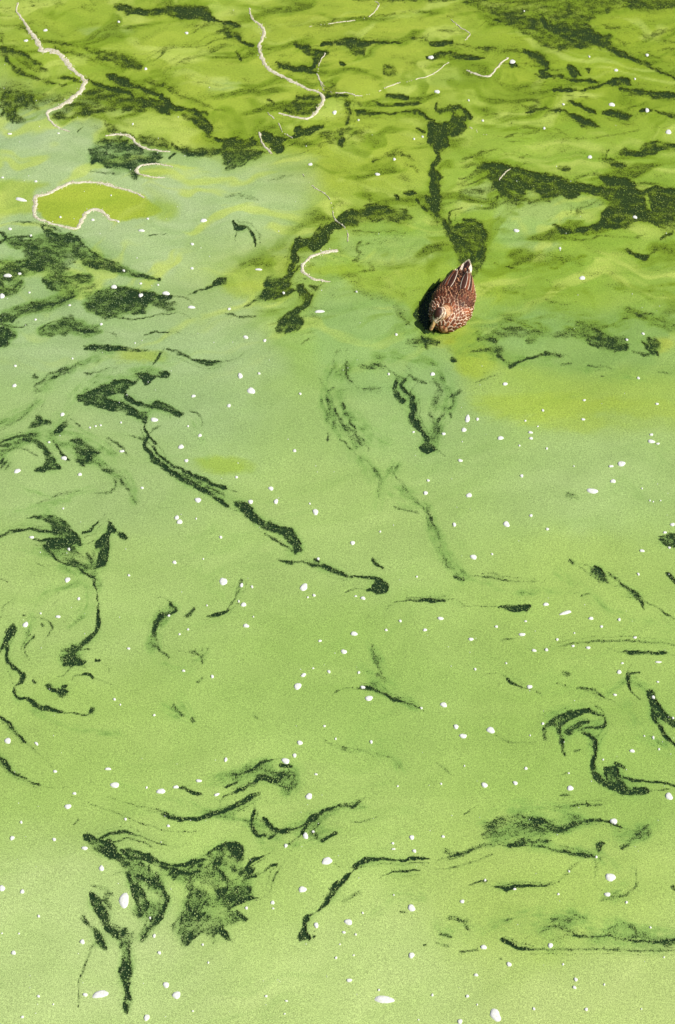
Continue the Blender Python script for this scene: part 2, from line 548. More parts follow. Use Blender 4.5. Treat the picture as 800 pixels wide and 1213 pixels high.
T(2, 4, """
S .97: 205 12 4;225 28 5;255 40 2
S .62: 455 45 5;500 50 5;550 80 3
S .75: 630 0 8;630 30 6;650 65 4;680 85 3
P .92: 695 55;720 50;735 90;770 130;805 155;805 190;760 165;740 150;745 175;715 155;710 110
S .88: 745 180 5;770 220 7;800 250 5
P .97: 350 170;370 145;420 130;480 115;520 125;545 145;490 135;440 150;405 175;400 210;412 250;410 290;395 270;385 220;370 190
S .92: 420 200 12;450 180 10;490 165 6
S .88: 545 150 4;545 180 7;500 185 5;460 192 6
S .65: 335 190 8;340 230 6
S .7: 370 160 10;345 180 8
S .6: 440 270 6;460 265 5
S .98: 475 200 7;510 225 8;518 260 7;510 300 8;510 340 10;540 380 12;590 400 12;640 418 8;700 412 9
P 1: 540 330;560 318;590 320;605 350;620 365;630 400;640 415;590 400;550 375
S .6: 590 310 8;620 325 8
S .92: 620 365 7;670 375 5;720 378 4;805 395 3
S .92: 650 400 4;700 408 8
P 1: 385 425;410 415;430 420;410 430
S .42: 160 210 4;200 232 4;260 242 3;310 240 3
S .42: 380 360 2;415 345 3
S .72: 370 468 4;420 468 6;470 460 6;540 458 3
P .62: 130 520;200 490;280 495;350 510;420 520;490 512;560 515;615 538;560 530;500 528;440 545;400 570;340 565;260 560;200 565;130 590;110 560
S .85: 290 510 8;350 530 14;390 550 12;440 530 8;500 515 7;570 522 5;610 538 4
P .8: 240 585;300 575;360 580;340 602;220 602
P .62: 660 550;690 520;715 545;710 570;680 580
S .6: 640 585 6;680 560 6
P .92: 520 590;540 580;555 602;520 602
S .5: 50 495 3;100 460 4
""")
T(1, 5, """
S 1: 460 75 7;500 55 9;560 52 5;620 58 4;670 50 6;720 52 3
P .98: 455 85;470 60;490 65;450 110;410 150;390 190;355 225;310 255;300 250;330 225;360 180;380 145;420 115
P .93: 275 255;300 248;300 270;290 300;300 325;335 322;310 335;270 348;255 335;270 290
S .88: 585 103 3;620 95 5;690 93 3
S .35: 750 90 3;800 90 3
P .62: 760 20;800 15;800 50;770 40
S .33: 420 200 8;480 170 10
S .65: 615 242 3;635 240 4
S .85: 703 358 4;710 357 3
S .62: 760 320 6;800 325 7
S .45: 750 350 5;790 360 5
""")
T(2, 5, """
S .72: 0 45 10;50 30 8;100 10 6;150 0 8
S .55: 0 85 3;70 68 4;150 38 4
S .78: 210 5 10;260 5 5;330 10 4;400 22 6;460 38 8;510 45 5
S .96: 380 20 5;440 32 7;470 40 5
P .98: 520 -5;545 -5;535 25;525 35;515 15
S .55: 510 45 4;520 80 5;515 120 3
S .55: 610 10 10;630 0 8
S .82: 70 143 3;110 133 4;130 130 3
S .97: 165 148 4;190 155 6;205 160 8;240 150 5;300 148 4;340 145 3
S .35: 340 145 4;400 120 5;430 80 10;460 60 5
S .42: 660 80 5;660 150 6;600 185 8;530 200 6
S .9: 185 340 6;205 350 8;230 365 7;270 372 5;300 373 3
S .62: 270 372 5;340 372 4;420 374 4;500 374 4;600 374 4;700 376 3;800 378 4
S .62: 360 265 6;385 270 8;390 290 5
S .58: 320 310 8;370 290 8;430 310 8;460 325 8;520 328 4
S .75: 440 325 5;500 330 5;560 325 4;600 335 3;700 345 4;800 335 5
S .52: 560 305 5;600 290 8;650 295 10;690 320 6
S .52: 620 330 5;700 330 5;760 350 12;800 340 10
P .3: 300 280;380 260;500 280;640 280;720 320;800 330;800 370;600 370;400 360;320 340
S .52: 50 290 8;70 305 5
S .5: 0 325 6;8 328 4
S .42: 40 380 5;100 375 5
S .5: 175 410 5;182 412 4
S .42: 0 260 10;60 270 10
S .5: 790 150 8;795 160 6
""")

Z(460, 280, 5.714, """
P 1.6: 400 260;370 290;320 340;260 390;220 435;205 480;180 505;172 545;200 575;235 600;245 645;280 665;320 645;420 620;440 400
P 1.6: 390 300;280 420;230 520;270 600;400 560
""")  # scum opened in the outline of the duck's cast shadow to darken it
Z(90, 970, 3.3333, """
P .95: 28 62;55 60;90 75;140 82;160 110;180 130;210 190;185 195;150 165;100 140;55 110;35 85
S .8: 90 75 5;130 62 6;190 50 6;240 62 4;290 85 3;360 105 2
S .7: 150 95 4;200 78 4;250 88 3;300 112 2
P .9: 180 118;230 115;280 140;320 165;345 180;300 175;260 165;220 170;195 150
P .7: 200 165;260 170;310 200;350 250;365 310;355 360;325 410;290 460;262 490;245 480;260 440;285 410;275 390;240 380;225 370;260 330;280 290;240 250;210 210
P .9: 190 205;215 215;250 260;285 310;290 350;265 385;230 385;235 340;215 280;200 240
E .8: 265 250;290 270;330 310;300 335;285 315;270 280
S .85: 250 225 7;300 250 8;340 275 9;360 320 10;345 365 12;320 400 12;290 440 10;262 482 8
P .72: 320 180;400 200;450 175;500 170;520 130;560 105;615 90;655 100;660 150;650 190;690 180;715 220;690 250;700 300;660 330;620 350;650 400;600 420;560 460;545 490;500 460;470 480;425 505;410 470;375 430;390 400;420 370;425 310;440 290;400 250;350 205
E .55: 560 190;600 230;640 260;660 240;610 200;580 175
E .5: 470 240;520 260;560 300;530 305;480 270
E .45: 500 330;540 350;580 340;600 370;550 390;510 370
S .9: 280 140 6;340 172 6;400 185 7;450 175 9;500 165 8
S .9: 520 140 8;570 112 9;615 95 10;645 120 14;640 160 9
S .9: 330 185 5;380 200 9;440 215 9;490 205 6
P .95: 590 95;640 90;660 130;645 165;625 150;605 120
S .85: 670 200 6;690 165 8;740 145 3
S .8: 680 230 7;710 225 6
S .9: 620 345 8;670 318 10;700 312 6;730 318 2
P .92: 560 430;600 440;615 470;640 495;600 480;570 460
P .85: 625 365;650 370;680 395;670 412;645 400
P .72: 400 400;440 320;480 350;500 420;470 470;425 505;410 460
S .75: 540 180 6;580 220 8;600 270 8;560 320 7
S .75: 430 330 8;470 380 9
E .9: 330 195;390 245;430 290;425 330;405 370;370 400;365 360;372 310;355 260
P .92: 50 295;75 292;105 330;130 370;140 420;170 445;165 480;130 455;100 410;70 360;52 325
P .58: 110 290;150 330;150 380;180 430;200 430;230 440;250 430;270 400;240 440;235 480;170 480;130 420;110 360
P .98: 175 490;215 485;225 540;222 600;215 660;220 720;212 768;190 760;182 720;190 680;168 610;172 580;178 540
P .72: 175 440;235 440;230 500;172 500
E .7: 188 715;215 718;215 728;193 726
P .9: 70 425;95 440;110 470;125 518;95 515;80 480
S .6: 25 390 10;50 420 8;75 450 6
S .5: 60 265 4;100 270 8;140 300 8
S .62: 70 500 6;45 550 4;25 610 4;15 660 3;15 740 2
S .65: 745 205 5;770 185 5;800 178 5
S .6: 770 275 3;785 225 4;800 205 4
""")
Z(0, 250, 4.0, """
P .55: 200 80;260 90;350 110;390 150;420 190;400 220;370 235;330 270;300 310;330 320;400 300;430 320;380 345;310 360;260 340;250 300;200 280;130 285;80 300;60 330;90 360;60 380;40 350;-5 330;-5 260;60 270;110 240;100 200;70 150;120 150;170 160;200 130;215 110
E .6: -5 160;50 150;100 180;90 220;40 240;-5 230
P .68: 90 130;150 150;190 170;240 155;300 130;350 140;380 180;360 220;300 200;240 200;180 210;120 200
S .85: -5 95 6;15 110 8;30 130 10;10 145 8;-5 150 8
S .85: 35 130 6;70 125 6;110 122 7;150 125 5
S .7: 60 55 3;120 50 4;180 58 4;230 72 4;290 95 5
S .8: 195 70 4;215 105 4;260 105 4;290 130 4
S .8: 360 120 6;400 165 7;450 205 7;520 235 6;560 250 4
P .93: 375 220;400 225;440 235;500 235;540 255;600 285;680 308;740 318;800 325;700 322;620 305;560 295;500 285;440 270;390 250
S .7: 0 245 8;60 260 7;110 265 7;200 255 8;270 265 9;330 270 7
P .88: 195 310;225 315;260 345;300 375;290 390;240 375;215 355
S .85: -5 340 10;20 360 8
S .85: -5 410 8;20 400 6
S .6: 90 330 9;100 360 7;70 385 5;40 400 5
P .66: 420 400;470 370;520 355;600 360;680 380;720 400;700 440;700 475;640 490;560 500;500 520;460 500;430 470
S .92: 640 385 9;700 395 10;760 405 10;810 405 9
P .85: 600 370;680 385;720 400;690 430;640 420
P .6: 300 390;380 360;450 345;480 330;470 350;400 385;330 410;300 425;220 440;150 460;110 490;60 530;20 530;-5 510;30 480;50 495;90 475;130 440;150 430;220 420
S .92: -5 520 7;40 510 10;80 490 7
S .9: 50 530 6;100 490 7;150 460 9;230 440 8;300 425 8;350 405 6
S .85: 150 435 8;170 455 6
S .75: 540 500 4;620 515 4;680 505 4;740 495 4;810 485 4
S .72: 700 415 4;760 425 4;810 415 4
P .5: 730 435;810 430;810 480;760 480
P .56: 190 565;240 545;300 500;340 485;380 520;460 540;470 570;420 580;350 575;280 600;230 600
S .85: 360 560 6;420 572 8;460 570 8
S .62: 200 590 6;240 560 6
S .8: -5 535 5;40 545 5;90 548 4;130 540 3
P .93: -5 550;40 550;60 575;40 620;-5 640
S .85: 680 590 4;730 578 5;800 575 4
S .6: 400 637 4;500 640 4
S .45: 710 115 3;790 110 3
""")
Z(560, 180, 3.3333, """
P .82: 35 45;80 45;150 60;200 75;300 90;370 105;430 120;500 125;510 130;510 95;560 98;610 100;650 130;660 145;720 140;760 140;820 155;820 300;740 300;690 290;640 285;600 305;540 300;510 300;520 260;500 250;525 215;520 190;480 175;440 165;400 185;340 180;280 185;240 150;210 165;200 190;140 185;100 160;60 110;35 70
E .6: 690 160;700 200;720 220;690 230;680 190
E .35: 590 250;640 265;620 300;580 290
S .97: 40 55 10;100 55 14;160 68 12;240 90 14;320 110 16;380 140 16;440 150 12;510 150 14
P .98: 500 96;560 98;610 102;650 130;600 135;530 130
S .95: 690 148 6;740 140 7;820 160 9
P .9: 560 150;640 150;680 190;660 250;600 240;570 200
P .9: 700 190;800 180;820 260;740 270
P .55: 100 150;200 180;220 205;160 215;120 205
S .6: 300 190 10;220 200 10
S .9: 320 290 8;360 312 12;430 308 10;500 290 12;520 250 14
P .99: 598 376;618 376;640 395;670 402;698 403;690 428;660 425;630 410
S .45: 700 400 4;760 370 3
S .5: 350 335 6;430 350 5;520 330 5;620 340 5;700 325 4
S .7: 740 345 5;790 320 8
S .42: 230 410 10;330 415 8;430 450 10
S .5: 340 65 6;380 70 10
S .7: 540 35 14;590 55 10
S .85: 590 5 8;650 12 8;720 5 8
""")
Z(0, 600, 4.665, """
S .92: -5 170 10;40 150 12;100 135 10;180 128 9;260 135 9;320 150 10
S .9: 190 185 5;260 185 8;330 185 9;400 200 10
P .93: 180 55;240 42;300 45;345 65;380 95;400 130;430 150;455 180;450 220;420 215;390 190;340 170;300 140;270 100;230 80
E .35: 330 80;370 100;400 150;370 140;345 110
S .6: 150 70 6;200 60 10
P .68: 240 190;300 195;350 190;400 210;430 225;470 270;510 310;525 360;515 395;480 380;430 345;380 325;310 305;265 270;245 225
S .9: 245 215 8;280 265 9;330 305 8;400 325 7;470 365 8;512 392 5
P .85: 250 190;330 190;390 205;420 220;380 250;320 250;270 230
S .9: 455 150 5;490 130 8;520 100 6;540 80 3
P .96: 525 215;560 170;585 130;590 90;600 65;620 95;650 130;690 160;705 185;680 185;640 150;615 140;610 180;612 250;600 300;560 340;535 350;540 300;535 250
E .4: 590 130;605 140;600 170;590 160
P .6: 470 260;520 260;560 320;540 360;510 390;500 340
S .88: 515 385 8;525 430 6;535 490 5;543 550 5;545 600 9;545 660 14;510 710 13;460 750 14;410 790 16
P .78: 320 840;350 790;400 760;440 770;420 800;470 850;480 885;440 885;400 870;360 895;340 880
S .9: 385 860 10;400 830 12;390 880 8
S .85: 345 875 8;460 870 8
S .7: 440 790 5;490 790 8
S .8: 530 845 6;560 850 5
S .85: 460 930 6;490 928 8;520 945 7
S .4: 570 860 4;610 910 4
P .96: 30 690;60 650;75 640;95 690;80 720;60 720;50 760;50 820;70 865;110 890;140 930;130 975;95 990;70 1005;95 960;100 920;60 890;35 850;30 780
S .96: 15 780 8;30 740 8;45 700 8
S .88: 75 1000 6;80 1030 7;110 1060 6;150 1060 8;190 1085 14;230 1110 14;280 1115 12;340 1135 11;380 1135 4;430 1145 3;470 1155 7;495 1150 8
P .93: 490 1115;510 1108;525 1115;520 1150;495 1160
P .97: 245 985;275 980;320 1010;345 985;370 985;370 1010;395 1045;380 1050;330 1045;280 1015
S 1: 180 960 6;195 975 9
S .6: 10 610 5;15 560 5;45 530 4
S .68: 185 715 4;150 760 4;135 790 5;150 825 4
S .6: 230 620 3;270 635 4;288 670 5;265 710 4
S .6: 235 650 8;240 655 6
S .6: 125 600 3;150 600 3
S .45: 170 360 6;185 375 4
S .42: 200 310 3;240 335 3
S .45: 0 400 5;45 415 4
S .4: 320 470 5;325 510 4;290 540 3
""")
Z(400, 110, 4.0, """
P .95: 455 70;470 45;485 65;520 60;560 58;610 75;640 105;630 125;600 135;620 165;600 185;570 210;530 215;535 250;510 265;490 285;500 310;480 335;460 350;450 340;465 300;450 270;430 240;425 200;430 180;420 150;440 130;480 135;520 130;545 105;520 90;490 100;470 95
E .5: 545 75;590 85;600 110;570 115;550 100
P .97: 425 370;450 358;480 365;485 395;505 400;490 415;490 435;530 440;490 445;495 500;490 560;480 590;460 585;440 560;430 520;440 480;430 440;440 410;420 390
S .6: 430 530 14;420 490 10
S .9: 462 325 9;452 350 10;455 372 12
S .8: 465 560 14;490 600 14;540 650 14;590 700 16;630 750 16;640 820 14
P .66: 540 630;640 590;690 625;706 700;700 780;670 860;610 900;580 830;560 740;520 680
P .62: 430 480;500 480;500 590;560 620;600 600;640 590;690 620;705 690;690 800;620 850;560 800;540 720;500 660;440 590
S .8: 370 500 6;390 530 6;420 560 8
S .9: 530 610 8;525 580 8;545 555 5;590 545 4
S .8: 600 600 10;650 610 12;690 650 16;690 720 18;660 790 18
P .7: -5 600;60 550;130 530;145 490;160 480;170 510;250 540;320 550;370 600;350 620;250 620;150 615;60 640;-5 640
P .95: 300 470;330 458;375 470;360 485;310 485
S .85: 275 480 5;285 495 7
S .6: 70 655 6;160 660 5;240 655 5;320 660 4
P .6: 75 720;95 695;110 710;90 750
S .97: 95 95 14;140 95 10;200 98 6;280 98 5;340 90 10;370 90 16;400 100 14;430 118 6;460 128 5
S .75: 160 40 5;240 62 6;320 55 8;390 50 6
S .92: 230 12 10;290 15 14;330 25 10
S .8: 45 140 8;60 90 6
S .85: 10 240 10;30 220 8;25 250 6
S .9: -5 15 10;30 12 6
S .9: 375 170 6;390 180 5;415 182 4
S .45: 210 300 5;250 275 6;290 270 4
S .42: 320 340 12;360 350 10;380 370 8
P .9: 690 340;740 335;810 350;810 390;760 390;710 370
S .55: 610 310 6;660 290 7;720 270 6;780 270 5;800 290 4
S .5: 570 410 5;640 395 4
""")
# soft veils where the scum is only thinned
Z(0, 0, 1, """
H .6: 395 430 4;385 470 6;398 510 7;425 540 7;440 570 5
H .55: 420 425 4;400 450 5;408 480 6;430 505 8;455 525 8
H .6: 445 420 5;490 425 6;520 440 7;535 470 7;522 500 7;508 530 8
H .5: 440 560 7;470 585 8;500 600 7;515 630 7;535 665 8;555 685 6
H .45: 475 540 6;455 575 6;448 600 5
H .5: 560 690 4;620 700 4;700 700 4
H .5: 590 1095 9;640 1085 12;690 1092 12;750 1105 12;805 1112 9
H .45: 520 1095 8;560 1105 8;600 1085 7
H .4: 440 1080 7;470 1060 7;500 1065 5
H .5: 180 770 6;190 740 5;205 720 5
H .45: 185 780 5;215 790 7;240 775 6
H .45: 200 840 8;225 850 9;215 825 6
H .45: 0 610 5;40 600 5;80 595 5
H .5: 20 650 4;60 660 5;100 690 6;105 720 6;85 740 6
H .5: 0 500 5;40 480 5;60 455 5;100 430 5;130 420 4
H .5: 0 540 4;30 520 5;70 510 5;110 520 5;150 560 5;160 600 4
H .45: 10 570 4;60 590 4;110 580 4
H .5: 60 520 5;100 540 5;140 560 4
H .5: 30 760 5;45 720 5;60 700 4;90 690 4
H .4: 120 700 4;110 680 4;70 670 4
H .5: 430 790 6;450 815 7;490 835 5
H .4: 420 870 8;460 880 8;480 910 7
H .4: 440 760 4;455 795 6;470 810 6
H .45: 590 990 8;640 975 10;700 985 9;750 990 8;780 975 7
H .5: 575 970 8;620 955 8;680 970 9
H .5: 250 930 7;300 910 8;350 915 8;345 940 8
H .4: 330 990 7;380 965 7;430 955 5
H .4: 310 1000 6;350 1000 8;390 985 6
H .45: 650 850 6;690 840 6;715 860 6;700 890 6
H .45: 740 830 7;760 870 8;795 890 7
H .4: 660 680 6;690 700 7;740 730 6;795 745 5
H .4: 550 690 6;540 665 6
H .45: 720 820 4;745 805 4;770 820 5
H .35: 560 420 6;620 425 7;700 440 7;770 450 6
H .4: 580 400 7;600 380 7;640 370 7;700 375 7
H .4: 590 360 6;570 390 6;545 410 7
H .4: 200 430 6;160 440 6;110 450 6;80 480 6;60 520 5
H .35: 230 500 5;240 520 5;245 545 5
H .4: 140 930 4;230 955 4;330 985 4;400 985 4
H .35: 600 1000 5;700 1010 5;740 1040 6;720 1060 6
H .35: 750 1030 5;760 1060 6;730 1070 5
H .4: 20 830 4;80 860 4;150 870 4
""")

Z(0, 250, 4.0, """
H 2.0: 0 290 26;90 270 26;190 240 24;300 190 26;380 200 18
H 1.6: 60 150 16;160 150 18;260 130 16;340 130 14
H 1.9: 250 330 22;340 330 24;420 320 14
H 1.9: 440 430 30;540 420 34;640 420 28;720 405 16
H 1.6: 20 500 18;110 470 18;220 440 18;340 400 18
H 1.6: 200 570 18;300 540 22;400 560 20;470 560 12
H 1.3: 380 220 14;500 250 14;620 295 12;760 322 6
H 1.3: 0 370 18;60 380 16;100 340 14
H 1.2: 0 600 20;60 590 16
""")
Z(533, 200, 2.996, """
H .6: 150 330 14;260 350 16;380 340 14;480 320 10
H .5: 120 430 12;240 450 14;360 430 14;480 440 12
H .6: 420 560 20;540 570 22;660 530 22;790 560 20
H .5: 100 520 16;220 540 18;340 570 16
H .5: 600 420 12;700 430 14;800 410 12
""")

# raster of openness in survey coordinates (1 unit cells), then carried onto the pond mesh
U0, V0, RW, RH = -40, -40, 880, 1293
OPEN = np.zeros((RH, RW), np.float32)
def seg_dist(P, Q, X, Y):
    d = Q[:2] - P[:2]; L2 = max(d @ d, 1e-6)
    t = np.clip(((X - P[0]) * d[0] + (Y - P[1]) * d[1]) / L2, 0, 1)
    cx, cy = P[0] + t * d[0], P[1] + t * d[1]
    sd_ = ((X - P[0]) * d[1] - (Y - P[1]) * d[0]) / math.sqrt(L2)
    return np.hypot(X - cx, Y - cy), t, sd_
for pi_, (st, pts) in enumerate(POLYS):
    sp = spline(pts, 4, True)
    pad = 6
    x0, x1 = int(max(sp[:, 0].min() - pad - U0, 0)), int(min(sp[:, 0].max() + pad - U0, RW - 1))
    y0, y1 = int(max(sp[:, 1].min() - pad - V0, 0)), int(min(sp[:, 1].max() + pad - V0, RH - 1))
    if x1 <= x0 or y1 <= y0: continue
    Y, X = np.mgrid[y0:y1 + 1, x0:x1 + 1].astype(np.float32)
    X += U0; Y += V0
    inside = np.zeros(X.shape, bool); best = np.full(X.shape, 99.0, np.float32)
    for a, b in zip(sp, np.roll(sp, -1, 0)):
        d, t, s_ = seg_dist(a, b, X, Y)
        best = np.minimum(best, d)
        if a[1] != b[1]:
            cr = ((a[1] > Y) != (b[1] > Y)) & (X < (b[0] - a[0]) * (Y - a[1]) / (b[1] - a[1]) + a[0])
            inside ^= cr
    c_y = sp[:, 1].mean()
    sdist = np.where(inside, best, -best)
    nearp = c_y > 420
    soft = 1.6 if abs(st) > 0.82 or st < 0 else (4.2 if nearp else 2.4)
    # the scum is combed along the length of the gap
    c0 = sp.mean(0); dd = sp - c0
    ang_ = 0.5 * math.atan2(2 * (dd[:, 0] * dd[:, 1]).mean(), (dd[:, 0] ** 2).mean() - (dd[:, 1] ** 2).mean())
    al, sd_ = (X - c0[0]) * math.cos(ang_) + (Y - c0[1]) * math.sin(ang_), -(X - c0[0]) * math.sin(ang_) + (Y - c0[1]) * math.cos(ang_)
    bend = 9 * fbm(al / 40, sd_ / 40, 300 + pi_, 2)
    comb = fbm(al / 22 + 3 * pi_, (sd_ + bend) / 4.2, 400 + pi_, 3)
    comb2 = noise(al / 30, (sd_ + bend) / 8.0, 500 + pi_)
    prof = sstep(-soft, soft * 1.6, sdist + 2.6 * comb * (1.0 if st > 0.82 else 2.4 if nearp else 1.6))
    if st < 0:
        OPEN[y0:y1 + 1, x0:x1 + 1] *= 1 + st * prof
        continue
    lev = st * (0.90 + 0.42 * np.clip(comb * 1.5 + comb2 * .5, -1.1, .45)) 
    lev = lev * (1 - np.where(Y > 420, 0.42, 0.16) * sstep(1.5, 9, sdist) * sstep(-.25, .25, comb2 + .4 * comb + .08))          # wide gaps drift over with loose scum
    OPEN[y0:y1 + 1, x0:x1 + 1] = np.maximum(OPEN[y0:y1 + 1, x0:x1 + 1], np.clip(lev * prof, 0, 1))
rt = random.Random(5)
for st, pts in list(STROKES):
    if len(pts) < 3 or st < 0.55: continue
    for e0, e1 in ((pts[1], pts[0]), (pts[-2], pts[-1])):
        if e1[1] < 300 or rt.random() < .25: continue
        dx, dy = e1[0] - e0[0], e1[1] - e0[1]
        h_ = math.atan2(dy, dx); bend_ = rt.uniform(-.55, .55); L_ = rt.uniform(5, 12)
        tail, x_, y_ = [(e1[0], e1[1], max(.6, e1[2] * .6))], e1[0], e1[1]
        for q in range(3):
            x_ += math.cos(h_) * L_; y_ += math.sin(h_) * L_ * .7; h_ += bend_
            tail.append((x_, y_, .75))
        STROKES.append((st * .5, tail))
    if rt.random() < .6:                                                   # a fainter thread alongside
        off = rt.choice((-1, 1)) * rt.uniform(2.5, 5.5)
        side_ = []
        for i in range(len(pts)):
            a_, b_ = pts[max(i - 1, 0)], pts[min(i + 1, len(pts) - 1)]
            dx, dy = b_[0] - a_[0], b_[1] - a_[1]; l_ = math.hypot(dx, dy) + 1e-6
            o_ = off + math.copysign(pts[i][2], off)
            side_.append((pts[i][0] - dy / l_ * o_, pts[i][1] + dx / l_ * o_ * .8, .9))
        STROKES.append((st * .45, side_))
VEIL = np.zeros((RH, RW), np.float32)
for si, (st, pts) in enumerate(STROKES + VEILS):
    veil = si >= len(STROKES)
    if len(pts) == 1: pts = [pts[0], (pts[0][0] + 2, pts[0][1] + 1, pts[0][2])]
    sp = spline(pts, 5)
    sp[:, 2] = np.maximum(sp[:, 2] * 0.98, 0.95)
    loose = (not veil) and .3 <= st <= .72 and len(pts) > 2
    if loose: sp[:, 2] *= 1.45; st = st * .62 + .16
    elif not veil: st = st if st > .7 else st * .75 + .18
    if veil: sp[:, 2] *= 1.5
    wmax = sp[:, 2].max()
    pad = wmax * 1.9 + 3
    x0, x1 = int(max(sp[:, 0].min() - pad - U0, 0)), int(min(sp[:, 0].max() + pad - U0, RW - 1))
    y0, y1 = int(max(sp[:, 1].min() - pad - V0, 0)), int(min(sp[:, 1].max() + pad - V0, RH - 1))
    if x1 <= x0 or y1 <= y0: continue
    Y, X = np.mgrid[y0:y1 + 1, x0:x1 + 1].astype(np.float32)
    X += U0; Y += V0
    best = np.full(X.shape, 9.0, np.float32); along = np.zeros_like(best); side = np.zeros_like(best)
    acc = 0.0
    for a, b in zip(sp[:-1], sp[1:]):
        d, t, s_ = seg_dist(a, b, X, Y)
        wd = a[2] + (b[2] - a[2]) * t
        q = d / wd
        mk = q < best
        best = np.where(mk, q, best)
        ln = math.hypot(b[0] - a[0], b[1] - a[1])
        along = np.where(mk, acc + t * ln, along); side = np.where(mk, s_, side)
        acc += ln
    best = best * (1 + 0.30 * noise(along / 5.0, side * 0.6, si + 50))
    prof = 1 - sstep(0.05 if loose else 0.35, 1.7, best)
    if veil:
        v_ = 0.55 + 0.9 * fbm(along / 26.0 + si, side / 3.2, si, 3) + .3 * noise(along / 9.0, side / 6.0, si)
        VEIL[y0:y1 + 1, x0:x1 + 1] = np.maximum(VEIL[y0:y1 + 1, x0:x1 + 1], np.clip(st * (1 - sstep(.1, 1.6, best)) * v_ * 1.5, 0, 1))
        continue
    stri = 0.97 + 0.55 * np.clip(noise(along / 16.0 + si * 7.3, side / 2.0, si) * 1.2 + 0.5 * noise(along / 7.0, side / 4.0, si + 99), -1, 0.5) * sstep(0.6, 4.0, wmax)
    OPEN[y0:y1 + 1, x0:x1 + 1] = np.maximum(OPEN[y0:y1 + 1, x0:x1 + 1], np.clip(st * prof * stri, 0, 1))

def blur(A, r):
    for _ in range(3):
        for ax in (0, 1):
            P = np.cumsum(np.pad(A, [(r + 1, r) if k_ == ax else (0, 0) for k_ in (0, 1)], mode='edge'), axis=ax, dtype=np.float64)
            A = (np.take(P, range(2 * r + 1, P.shape[ax]), ax) - np.take(P, range(0, P.shape[ax] - 2 * r - 1), ax)) / (2 * r + 1)
    return A.astype(np.float32)
OPEN = np.maximum(OPEN, 0.60 * sstep(0.42, 0.98, VEIL))
HALO = np.clip(0.9 * VEIL + 0.55 * blur(OPEN, 3) + 0.75 * blur(OPEN, 8), 0, 1)
def bil(A, u, v):
    x = np.clip(u - U0, 0, RW - 1.001); y = np.clip(v - V0, 0, RH - 1.001)
    ix, iy = x.astype(int), y.astype(int); fx, fy = x - ix, y - iy
    return (A[iy, ix] * (1 - fx) + A[iy, ix + 1] * fx) * (1 - fy) + (A[iy + 1, ix] * (1 - fx) + A[iy + 1, ix + 1] * fx) * fy

def survey(X, Y):
    """pond place -> survey mark"""
    dy, dz = Y, -CAM_H
    dep = dy * math.cos(PITCH) + CAM_H * math.sin(PITCH)
    upc = dy * math.sin(PITCH) - CAM_H * math.cos(PITCH)
    dep = np.maximum(dep, 0.2)
    return PW / 2 + FPX * X / dep, PH / 2 - FPX * upc / dep

# broad fronts of differently coloured scum: colour, strength, feather, outline
CPOLY = [
    ((169, 202, 134), .6, 4, '-60 143;30 146;60 141;74 152;93 157;112 168;150 172;200 180;240 186;262 200;250 225;230 260;215 300;200 325;150 300;80 262;-60 262'),
    ((169, 203, 132), .62, 22, '-60 150;100 165;200 185;300 190;360 196;375 225;350 262;310 290;260 312;200 330;150 300;80 270;-60 270'),
    ((162, 196, 128), .55, 18, '-60 255;100 262;200 325;290 325;330 330;300 380;340 440;200 440;-60 430'),
    ((128, 172, 92), .6, 16, '570 372;640 362;720 372;860 368;860 435;760 440;660 442;600 425;575 405'),
    ((140, 184, 104), .5, 12, '395 330;440 322;490 330;500 360;490 395;520 420;545 440;530 470;430 470;380 440;370 370'),
    ((150, 187, 55), .75, 6, '480 262;520 300;560 330;600 320;590 360;570 395;590 430;560 450;530 410;500 395;480 360;420 340;400 322;430 305;470 300'),
    ((158, 190, 62), .7, 6, '270 322;310 306;352 305;345 322;320 345;280 352;262 340'),
    ((160, 194, 78), .4, 12, '560 425;700 452;860 455;860 492;720 512;620 505;560 480'),
    ((160, 196, 112), .6, 5, '585 262;600 235;640 222;700 232;715 242;690 262;660 265;655 285;610 290'),
    ((160, 196, 112), .5, 5, '600 265;640 275;665 290;640 302;610 295;590 280'),
    ((162, 198, 108), .55, 5, '405 282;450 278;510 282;525 300;500 312;450 318;415 305'),
    ((164, 198, 112), .5, 4, '545 228;575 215;590 222;580 238;555 250;542 245'),
    ((162, 192, 46), .92, 2, '42 245;42 233;47 231;57 230;72 222;87 217;110 216;125 218;140 223;160 228;172 235;184 242;192 250;182 256;160 259;141 263;132 261;123 253;113 248;102 253;95 265;90 271;75 268;57 263'),
    ((160, 192, 58), .75, 4, '-60 216;20 214;60 218;45 224;41 236;40 246;30 254;-60 254'),
    ((160, 194, 90), .5, 6, '170 222;200 232;212 245;205 258;185 262;190 250;184 240'),
]
CMASK = []
for cc, a_, fe, outl in CPOLY:
    sp = spline(_parse(outl), 4, True)
    x0, x1 = int(max(sp[:, 0].min() - 30 - U0, 0)), int(min(sp[:, 0].max() + 30 - U0, RW - 1))
    y0, y1 = int(max(sp[:, 1].min() - 30 - V0, 0)), int(min(sp[:, 1].max() + 30 - V0, RH - 1))
    Y, X = np.mgrid[y0:y1 + 1, x0:x1 + 1].astype(np.float32)
    X += U0; Y += V0
    inside = np.zeros(X.shape, bool); best = np.full(X.shape, 99.0, np.float32)
    for a, b in zip(sp, np.roll(sp, -1, 0)):
        best = np.minimum(best, seg_dist(a, b, X, Y)[0])
        if a[1] != b[1]:
            inside ^= ((a[1] > Y) != (b[1] > Y)) & (X < (b[0] - a[0]) * (Y - a[1]) / (b[1] - a[1]) + a[0])
    M = np.zeros((RH, RW), np.float32)
    M[y0:y1 + 1, x0:x1 + 1] = sstep(-fe, fe, np.where(inside, best, -best)) * a_
    CMASK.append((lin(cc), M))
